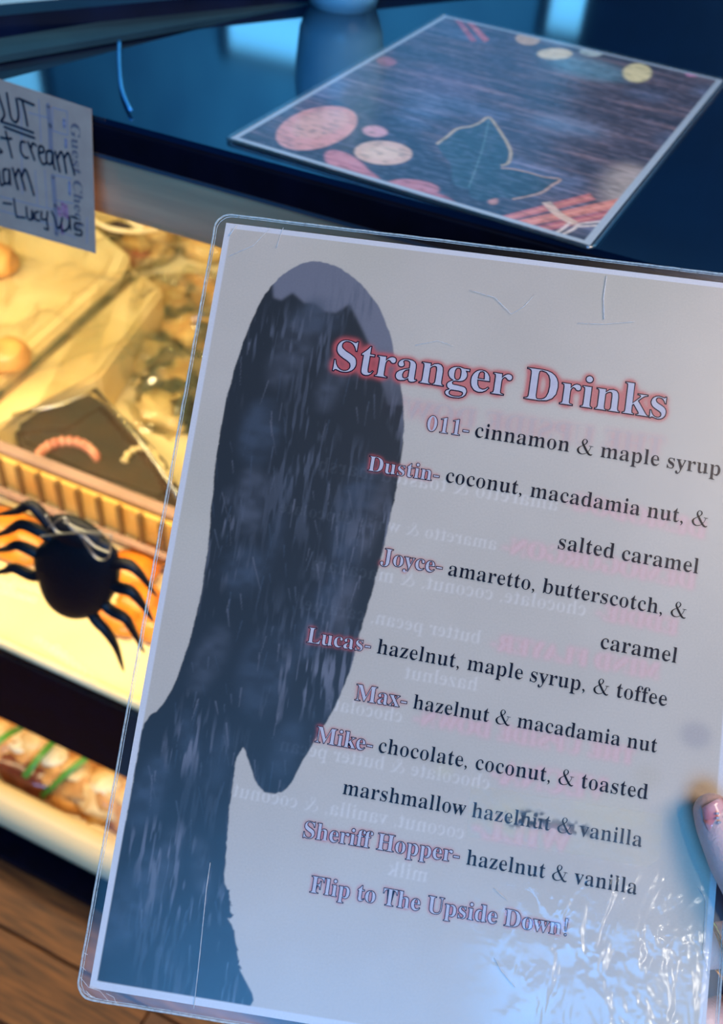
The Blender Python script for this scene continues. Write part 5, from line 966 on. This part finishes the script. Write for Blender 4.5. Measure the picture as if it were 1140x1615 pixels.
# lower compartment
ZL = -1.12
low = [(-10, 1170, .05), (24, 1190, .045), (52, 1204, .04), (90, 1190, .05), (112, 1232, .05), (150, 1262, .05), (170, 1230, .05), (140, 1205, .04), (60, 1165, .05), (10, 1150, .04), (190, 1275, .045), (200, 1240, .04)]
DL = ['flaky pastry cut off by the left edge, under the first green strip', 'flaky pastry between the first and middle green strips', 'flaky pastry beneath the middle green strip', 'iced flaky pastry between the middle and longest green strips', 'flaky pastry beneath the longest green strip',
      'flaky pastry right of the longest green strip, near the cream rim', 'flaky pastry beneath the black bar beside the menu corner', 'flaky pastry at the upper end of the longest green strip', 'flaky pastry behind the upper end of the middle green strip', 'flaky pastry behind the upper end of the first green strip',
      'flaky pastry lowest beside the menu edge, above the cream rim', 'flaky pastry mostly hidden behind the menu edge, low compartment']
for i, (px, py, r) in enumerate(low):
    b0 = on_z(px, py+26, ZL); 
    if b0.y < .585: b0.y = .585
    e = empty('danish_pastry', b0, DL[i], 'pastry', 'flaky pastries in the lower compartment')
    obj('dough', lump(r, 1.1, .9, .62, i+90, .2), [M_gold, M_gold, M_goldl][i % 3], e, smooth=True)
    o = obj('icing', lump(r*.45, 1.1, .9, .4, i+120, .1, 2), M_cream if i % 2 else M_goldl, e, smooth=True); o.location = (0, 0, r*.8)
M_green = mat('green_plastic', (88, 150, 60), .35, col2=(70, 130, 48), scale=10)
for i, (a, b) in enumerate([((-12, 1176), (40, 1144)), ((38, 1226), (86, 1168)), ((66, 1256), (140, 1192))]):
    A_ = on_y(*a, .535); B_ = on_y(*b, .60)
    o = obj('green_strip', tube([A_, A_.lerp(B_, .5)+Vector((0, 0, .004)), B_], .0062, 10, flat=.5), M_green, None, smooth=True)
    tag(o, ['green plastic strip laid over the low pastries, cut off by the left edge', 'middle green plastic strip laid over the low pastries', 'longest green plastic strip, rightmost over the low pastries'][i], 'strip', 'green strips over the pastries')
o = obj('berry_pastry', lump(.05, 1.5, .6, .5, 133, .15), mat('red_brown_glaze', (130, 62, 36), .3, col2=(90, 40, 26), scale=30, coat=.5), None, smooth=True); o.location = on_z(22, 1262, ZL); o.location.y = max(o.location.y, .56)
tag(o, 'red-brown glazed pastry at the cream rim, left of the green strips', 'pastry')

# ------------------------------------------------------------ things on the counter top, far side
M_cyan = mat('pale_cyan_glaze', (150, 214, 234), .25, col2=(120, 196, 226), scale=12, coat=.5)
o = obj('reflection_streak', tube(catmull([on_z(188, 64, .003), on_z(188, 100, .003), on_z(192, 140, .003), on_z(206, 174, .003)], 5), .0014, 8, flat=.6), mat('reflection_blue', (60, 160, 230), .2, coat=.6), None, smooth=True)  # added strip that stands in for a curved reflection in the glass
tag(o, 'thin curved blue strip standing in for a reflection in the glass counter, left side', 'strip')
o = empty('jar', on_z(540, 6, 0), 'pale glazed jar standing at the back of the counter, top centre', 'jar')
obj('jar_body', lathe([(0, 0), (.028, 0), (.036, .02), (.04, .06), (.034, .11), (.03, .12), (.026, .12), (.026, .11), (0, .11)]), M_cyan, o, smooth=True)
obj('jar_lid', lathe([(0, .121), (.031, .121), (.031, .128), (.01, .134), (.008, .146), (0, .148)]), M_navy, o, smooth=True)
M_towel = mat('blue_towel', (60, 150, 196), .9, col2=(40, 120, 170), scale=120)
